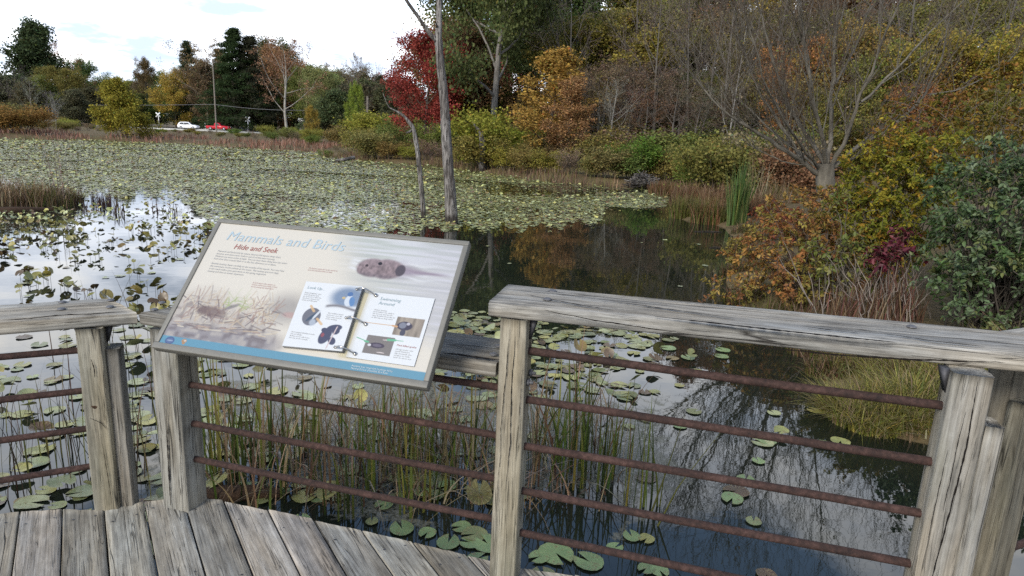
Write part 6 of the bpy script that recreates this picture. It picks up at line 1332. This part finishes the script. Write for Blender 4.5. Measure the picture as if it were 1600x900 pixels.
for X, Y_, r_ in ((868, 866, .105), (843, 872, .06), (921, 880, .085), (700, 850, .07), (668, 834, .055), (628, 828, .075), (735, 850, .06), (762, 852, .09), (783, 818, .05), (722, 825, .06), (745, 876, .06), (720, 886, .05), (987, 840, .055), (1144, 780, .075), (1165, 752, .07), (1198, 690, .08), (1285, 696, .08), (960, 858, .05), (1030, 893, .055), (1010, 890, .05), (1062, 667, .06), (1185, 722, .05), (1130, 548, .085), (1128, 558, .08), (1075, 560, .08), (1045, 545, .09), (700, 760, .07), (660, 770, .06), (500, 780, .06), (470, 815, .06), (440, 770, .05), (390, 762, .06), (600, 790, .06), (690, 712, .07)):
    p = at(X, Y_); pads.append((p[0], p[1], r_ * 1.1, rg.uniform(0, 6.28), 0.03, 0.0, 0.010, 0, tuple(np.array(PALE) * rg.uniform(0.8, 1.15))))
p = at(1128, 548); pads[-12] = pads[-12]
A_ = np.array([(q[0], q[1], q[2]) for q in pads]); Xp, Yp = px(np.column_stack([A_[:, :2], np.full(len(A_), WZ)]))
dist = np.hypot(np.hypot(A_[:, 0], A_[:, 1]), 1.6 - WZ)
tl_ = np.array([q[4] for q in pads]); score = (A_[:, 2] / dist) ** 2 * (2.25 / dist + np.sin(np.minimum(tl_, 1.5)) * 0.5)
hid = (Xp < 0) | (Xp > 1600) | (Yp > 900) | ((Xp > 262) & (Xp < 660) & (Yp > 362) & (Yp < 590))
on_deck = np.array([Yp[i] > np.interp(Xp[i], [0, 200, 340, 760, 800], [800, 780, 783, 888, 900]) for i in range(len(Xp))]) & (Xp < 800)
order = np.argsort(-np.where(hid | on_deck, 0, score)); top = set(order[:290].tolist())
from mathutils import Euler, Quaternion
def padM(q):
    ax = (math.cos(q[5]), math.sin(q[5]), 0)
    return np.array((Quaternion(ax, q[4]) @ Quaternion((0, 0, 1), q[3])).to_matrix())
SM = [mkmesh("lily_pad", V, [PADF], [M['pad']], {'col': ('FLOAT_COLOR', np.ones((len(V), 3))), 'pl': ('FLOAT_VECTOR', PADV)}) for V in SHAPES]
VV, FF, CC = [], [], []; nb = 0
hue = lambda c: "yellowed or brown" if c[0] > c[1] * 1.02 else "green"
for i, q in enumerate(pads):
    if i in top:
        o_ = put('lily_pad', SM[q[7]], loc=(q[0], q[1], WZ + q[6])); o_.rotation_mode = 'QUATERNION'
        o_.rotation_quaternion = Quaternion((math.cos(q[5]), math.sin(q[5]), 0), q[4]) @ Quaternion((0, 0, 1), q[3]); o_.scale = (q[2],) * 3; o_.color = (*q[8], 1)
        st = q[4] > 0.25
        tag(o_, f"{hue(q[8])} lily pad {'standing tilted out of' if st else 'floating flat on'} the near water", 'lily pad', f"{hue(q[8])} {'tilted' if st else 'floating'} lily pads near the boardwalk")
    else:
        V = SHAPES[q[7]] * q[2]; V = V @ padM(q).T + np.array([q[0], q[1], WZ + q[6]]); VV.append(V); FF.append(PADF + nb); nb += len(V); CC.append(np.tile(q[8], (len(V), 1)))
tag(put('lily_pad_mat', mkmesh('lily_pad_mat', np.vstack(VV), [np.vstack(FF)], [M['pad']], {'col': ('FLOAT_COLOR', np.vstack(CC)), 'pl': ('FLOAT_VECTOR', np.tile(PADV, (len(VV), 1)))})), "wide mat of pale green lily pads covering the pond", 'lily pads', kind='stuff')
# leaf stalks of the standing pads
pol = [(np.array([[q[0], q[1], WZ - .05], [q[0], q[1], WZ + q[6]]]), np.array([.003, .0022])) for q in pads if q[4] > 0.3 and q[1] < 14 and q[6] > 0.06]
V, F = tubes(pol, 3); so_ = put('pad_stalks', mkmesh('pad_stalks', V, F, [M['blade']], {'col': ('FLOAT_COLOR', np.tile((0.06, 0.05, 0.03), (len(V), 1)))})); tag(so_, "short brown stalks under the standing lily pads", 'stalks', kind='stuff')
print("pads", len(pads))
# ------------------------------------------------------------------ road, crossing, vehicles
def sheet(name, pts, zoff, mat, label):
    """paved strip draped on a fixed level, with sides"""
    P = np.array(pts, float); n = len(P); V = np.vstack([P, P - np.array([0, 0, 0.6])])
    F = [np.arange(n)[None], np.array([[i, i + n, (i + 1) % n + n, (i + 1) % n] for i in range(n)])]
    return tag(put(name, mkmesh(name, V, F, [mat])), label, name.replace('_', ' '), kind='structure')
RZ = 0.25
def rd(X, Y): p = atd(X, 200, Y); return (p[0], Y, RZ)
sheet('road', [rd(150, 158), rd(420, 158), rd(425, 167), rd(150, 167)], 0, M['road'], "pale concrete road across the pond with two vehicles")
p0, p1 = rd(306, 167), rd(330, 167)
sheet('side_road', [p0, p1, (p1[0] + 2, 196, RZ + 1.0), (p0[0] - 1, 196, RZ + 1.0)], 0, M['road'], "pale road rising over the railway crossing")
a, c = atd(40, 186, 195), atd(420, 203, 195)
sheet('railway_bed', [(a[0] - 60, 193, 1.0), (c[0] + 20, 193, 0.9), (c[0] + 20, 199, 0.9), (a[0] - 60, 199, 1.0)], 0, M['ballast'], "grey railway bed behind the road")
def extrude_profile(prof, w, taper=None):
    """prof: (x,z) closed outline; returns box-like body of width w; taper(z) narrows"""
    prof = np.array(prof, float); n = len(prof); V = []
    for s in (-1, -0.86, 0.86, 1):
        k = 1.0 if abs(s) < 0.9 else 0.96
        c = prof.mean(0)
        for x, z in prof:
            yy = s * w / 2 * (taper(z) if taper else 1); V.append([c[0] + (x - c[0]) * k, yy, c[1] + (z - c[1]) * k])
    V = np.array(V); F4 = []
    for j in range(3):
        for i in range(n): F4.append([j * n + i, j * n + (i + 1) % n, (j + 1) * n + (i + 1) % n, (j + 1) * n + i])
    return V, [np.array(F4), np.arange(n)[None, ::-1], np.arange(3 * n, 4 * n)[None]]
def wheel(root, x, y, r):
    V, F = tubes([(np.array([[x, y - .11, r], [x, y - .09, r], [x, y + .09, r], [x, y + .11, r]]), np.array([r * .9, r, r, r * .9]))], 20)
    wo = put('wheel', mkmesh('wheel', V, F + [np.arange(20)[None, ::-1], np.arange(60, 80)[None]], [M['tyre']], smooth=False), root)
    s = -1 if y < 0 else 1
    V, F = capped_tube((x, y + s * .10, r), (x, y + s * .122, r), r * .62, 14); put('rim', mkmesh('rim', V, F, [M['rim']]), wo)
def quad_panel(name, pts, mat, root):
    P = np.array(pts, float); o_ = put(name, mkmesh(name, P, [np.arange(len(P))[None]], [mat]), root); return o_
def suv(x, y, z):
    r = empty('suv', (x, y, z), "white family car driving along the far road left of the red pickup", 'car')
    prof = [(-2.3, .35), (-2.33, .75), (-2.25, 1.0), (-1.95, 1.45), (-1.6, 1.64), (-.3, 1.68), (.35, 1.6), (1.15, 1.06), (2.05, .92), (2.32, .72), (2.34, .38), (1.85, .26), (-1.9, .26)]
    V, F = extrude_profile(prof, 1.86, lambda q: 1 - .16 * max(0, (q - 1.0)) / .7); put('body', mkmesh('body', V, F, [M['white_paint']]), r)
    for s in (-1, 1):
        def P_(a, b): return (a, s * (0.93 * (1 - .16 * max(0, (b - 1.0)) / .7) + .006), b)
        quad_panel('window', [P_(-1.85, 1.08), P_(-.75, 1.06), P_(-.75, 1.52), P_(-1.55, 1.5)], M['glass'], r); quad_panel('window', [P_(-.68, 1.06), P_(.85, 1.06), P_(.25, 1.5), P_(-.68, 1.52)], M['glass'], r)
    quad_panel('windscreen', [(1.12, -.72, 1.10), (1.12, .72, 1.10), (.40, .66, 1.595), (.40, -.66, 1.595)], M['glass'], r)
    quad_panel('rear_window', [(-2.24, -.7, 1.05), (-2.0, -.62, 1.42), (-2.0, .62, 1.42), (-2.24, .7, 1.05)], M['glass'], r)
    for s in (-1, 1):
        V, F = boxVF((2.28, s * .62, .72), (.14, .36, .16)); put('headlight', mkmesh('headlight', V, F, [M['lamp_clear']]), r)
        V, F = boxVF((-2.27, s * .66, .92), (.12, .26, .2)); put('tail_light', mkmesh('tail_light', V, F, [M['lamp_red']]), r)
        for xx in (-1.42, 1.42): wheel(r, xx, s * .84, .35)
    return r
def pickup(x, y, z):
    r = empty('pickup_truck', (x, y, z), "red pickup truck on the far road behind the utility pole", 'pickup')
    prof = [(-2.7, .45), (-2.7, 1.05), (-.75, 1.06), (-.72, 1.62), (-.45, 1.78), (.35, 1.76), (.95, 1.18), (1.2, 1.12), (2.35, 1.04), (2.6, .9), (2.6, .45), (2.2, .36), (-2.4, .36)]
    V, F = extrude_profile(prof, 1.9, lambda q: 1 - .14 * max(0, (q - 1.1)) / .7); put('body', mkmesh('body', V, F, [M['red_paint']]), r)
    for s in (-1, 1):
        def P_(a, b): return (a, s * (0.95 * (1 - .14 * max(0, (b - 1.1)) / .7) + .006), b)
        quad_panel('window', [P_(-.5, 1.16), P_(.72, 1.16), P_(.25, 1.62), P_(-.42, 1.64)], M['glass'], r)
        V, F = boxVF((2.56, s * .68, .86), (.1, .34, .16)); put('headlight', mkmesh('headlight', V, F, [M['lamp_clear']]), r)
        V, F = boxVF((-2.69, s * .8, .85), (.06, .16, .3)); put('tail_light', mkmesh('tail_light', V, F, [M['lamp_red']]), r)
        for xx in (-1.65, 1.6): wheel(r, xx, s * .86, .39)
    quad_panel('windscreen', [(.93, -.72, 1.22), (.93, .72, 1.22), (.42, .66, 1.70), (.42, -.66, 1.70)], M['glass'], r)
    return r
p = atd(295, 200, 162); s = suv(p[0], 162, RZ)
p = atd(342, 200, 162.5); t = pickup(p[0], 162.5, RZ)
def crossbuck(X, topy, D, label):
    p = atd(X, topy, D); g0 = gz(p[0], D); h = p[2] - g0
    r = empty('crossing_sign', (p[0], D, g0), label, 'crossing sign')
    V, F = capped_tube((0, 0, 0), (0, 0, h - .2), .08, 8); put('post', mkmesh('post', V, F, [M['white_sign']]), r)
    V, F = tubes([(np.array([[0, 0, 0], [0, 0, .4], [0, 0, 1.3]]), np.array([.42, .38, .14]))], 8); put('base', mkmesh('base', V, F, [M['galv']]), r)
    for a in (45, -45):
        Rr = np.array(Matrix.Rotation(R(a), 3, 'Y')); V, F = boxVF((0, -.1 if a > 0 else -.14, h - .62), (1.55, .03, .26), Rr); b_ = put('sign_board', mkmesh('sign_board', V, F, [M['white_sign']]), r)
        cu_ = bpy.data.curves.new('board_lettering', 'FONT'); cu_.body = "RAILROAD" if a > 0 else "CROSSING"; cu_.size = .17; cu_.align_x = 'CENTER'; cu_.align_y = 'CENTER'; cu_.materials.append(M['tyre'])
        to = bpy.data.objects.new('board_lettering', cu_); COL.objects.link(to); to.parent = b_; to = text_to_mesh(to); to.matrix_basis = Matrix.Translation((0, (-.1 if a > 0 else -.14) - .018, h - .62)) @ Matrix.Rotation(R(a), 4, 'Y') @ Matrix.Rotation(R(90), 4, 'X')
    return r
crossbuck(247, 175.5, 172, "white X-shaped railway crossing sign left of the white car")
crossbuck(387, 182.5, 168, "white X-shaped railway crossing sign right of the red pickup")
p = atd(320, 188, 170); V, F = capped_tube((0, 0, 0), (0, 0, 1.6), .07, 8); tag(put('marker_post', mkmesh('marker_post', V, F, [M['white_sign']]), loc=(p[0], 170, RZ)), "slim white marker post between the car and the pickup", 'post')
def upole(X, topy, D, label, arm=True):
    p = atd(X, topy, D); g0 = gz(p[0], D); h = p[2] - g0; r = empty('utility_pole', (p[0], D, g0), label, 'utility pole')
    V, F = tubes([(np.array([[0, 0, -.2], [0, 0, h * .5], [0, 0, h]]), np.array([.17, .15, .12]))], 10); put('pole', mkmesh('pole', V, F, [M['pole']]), r)
    if arm:
        V, F = boxVF((0, -.16, h - .7), (2.2, .1, .12)); ca = put('crossarm', mkmesh('crossarm', V, F, [M['pole']]), r)
        for xx in (-1, 0.4, 1):
            V, F = capped_tube((xx, -.16, h - .62), (xx, -.16, h - .45), .05, 8); put('insulator', mkmesh('insulator', V, F, [M['galv']]), ca)
    return r, np.array([p[0], D, g0 + h])
r1, t1 = upole(332, 92, 156, "weathered utility pole in front of the red pickup")
r2, t2 = upole(574, 150, 108, "thin short utility pole left of the red maple", False)
for k, (x0, y0, x1, y1, lab) in enumerate(((-40, 158, 333, 163, "upper utility wire across the far left trees"), (333, 163, 500, 172, "utility wire right of the pole"))):
    A, C = atd(x0, y0, 156), atd(x1, y1, 156 if x1 < 400 else 150); t_ = np.linspace(0, 1, 20)[:, None]; P = A * (1 - t_) + C * t_ - np.array([0, 0, 1.0]) * np.sin(np.pi * t_) * .5
    V, F = tubes([(P, np.full(20, .035))], 5); tag(put('utility_wire', mkmesh('utility_wire', V - A, F, [M['wire']]), loc=A), lab, 'wire')
print("faces", sum(len(m.polygons) for m in bpy.data.meshes), "objs", len(bpy.data.objects))
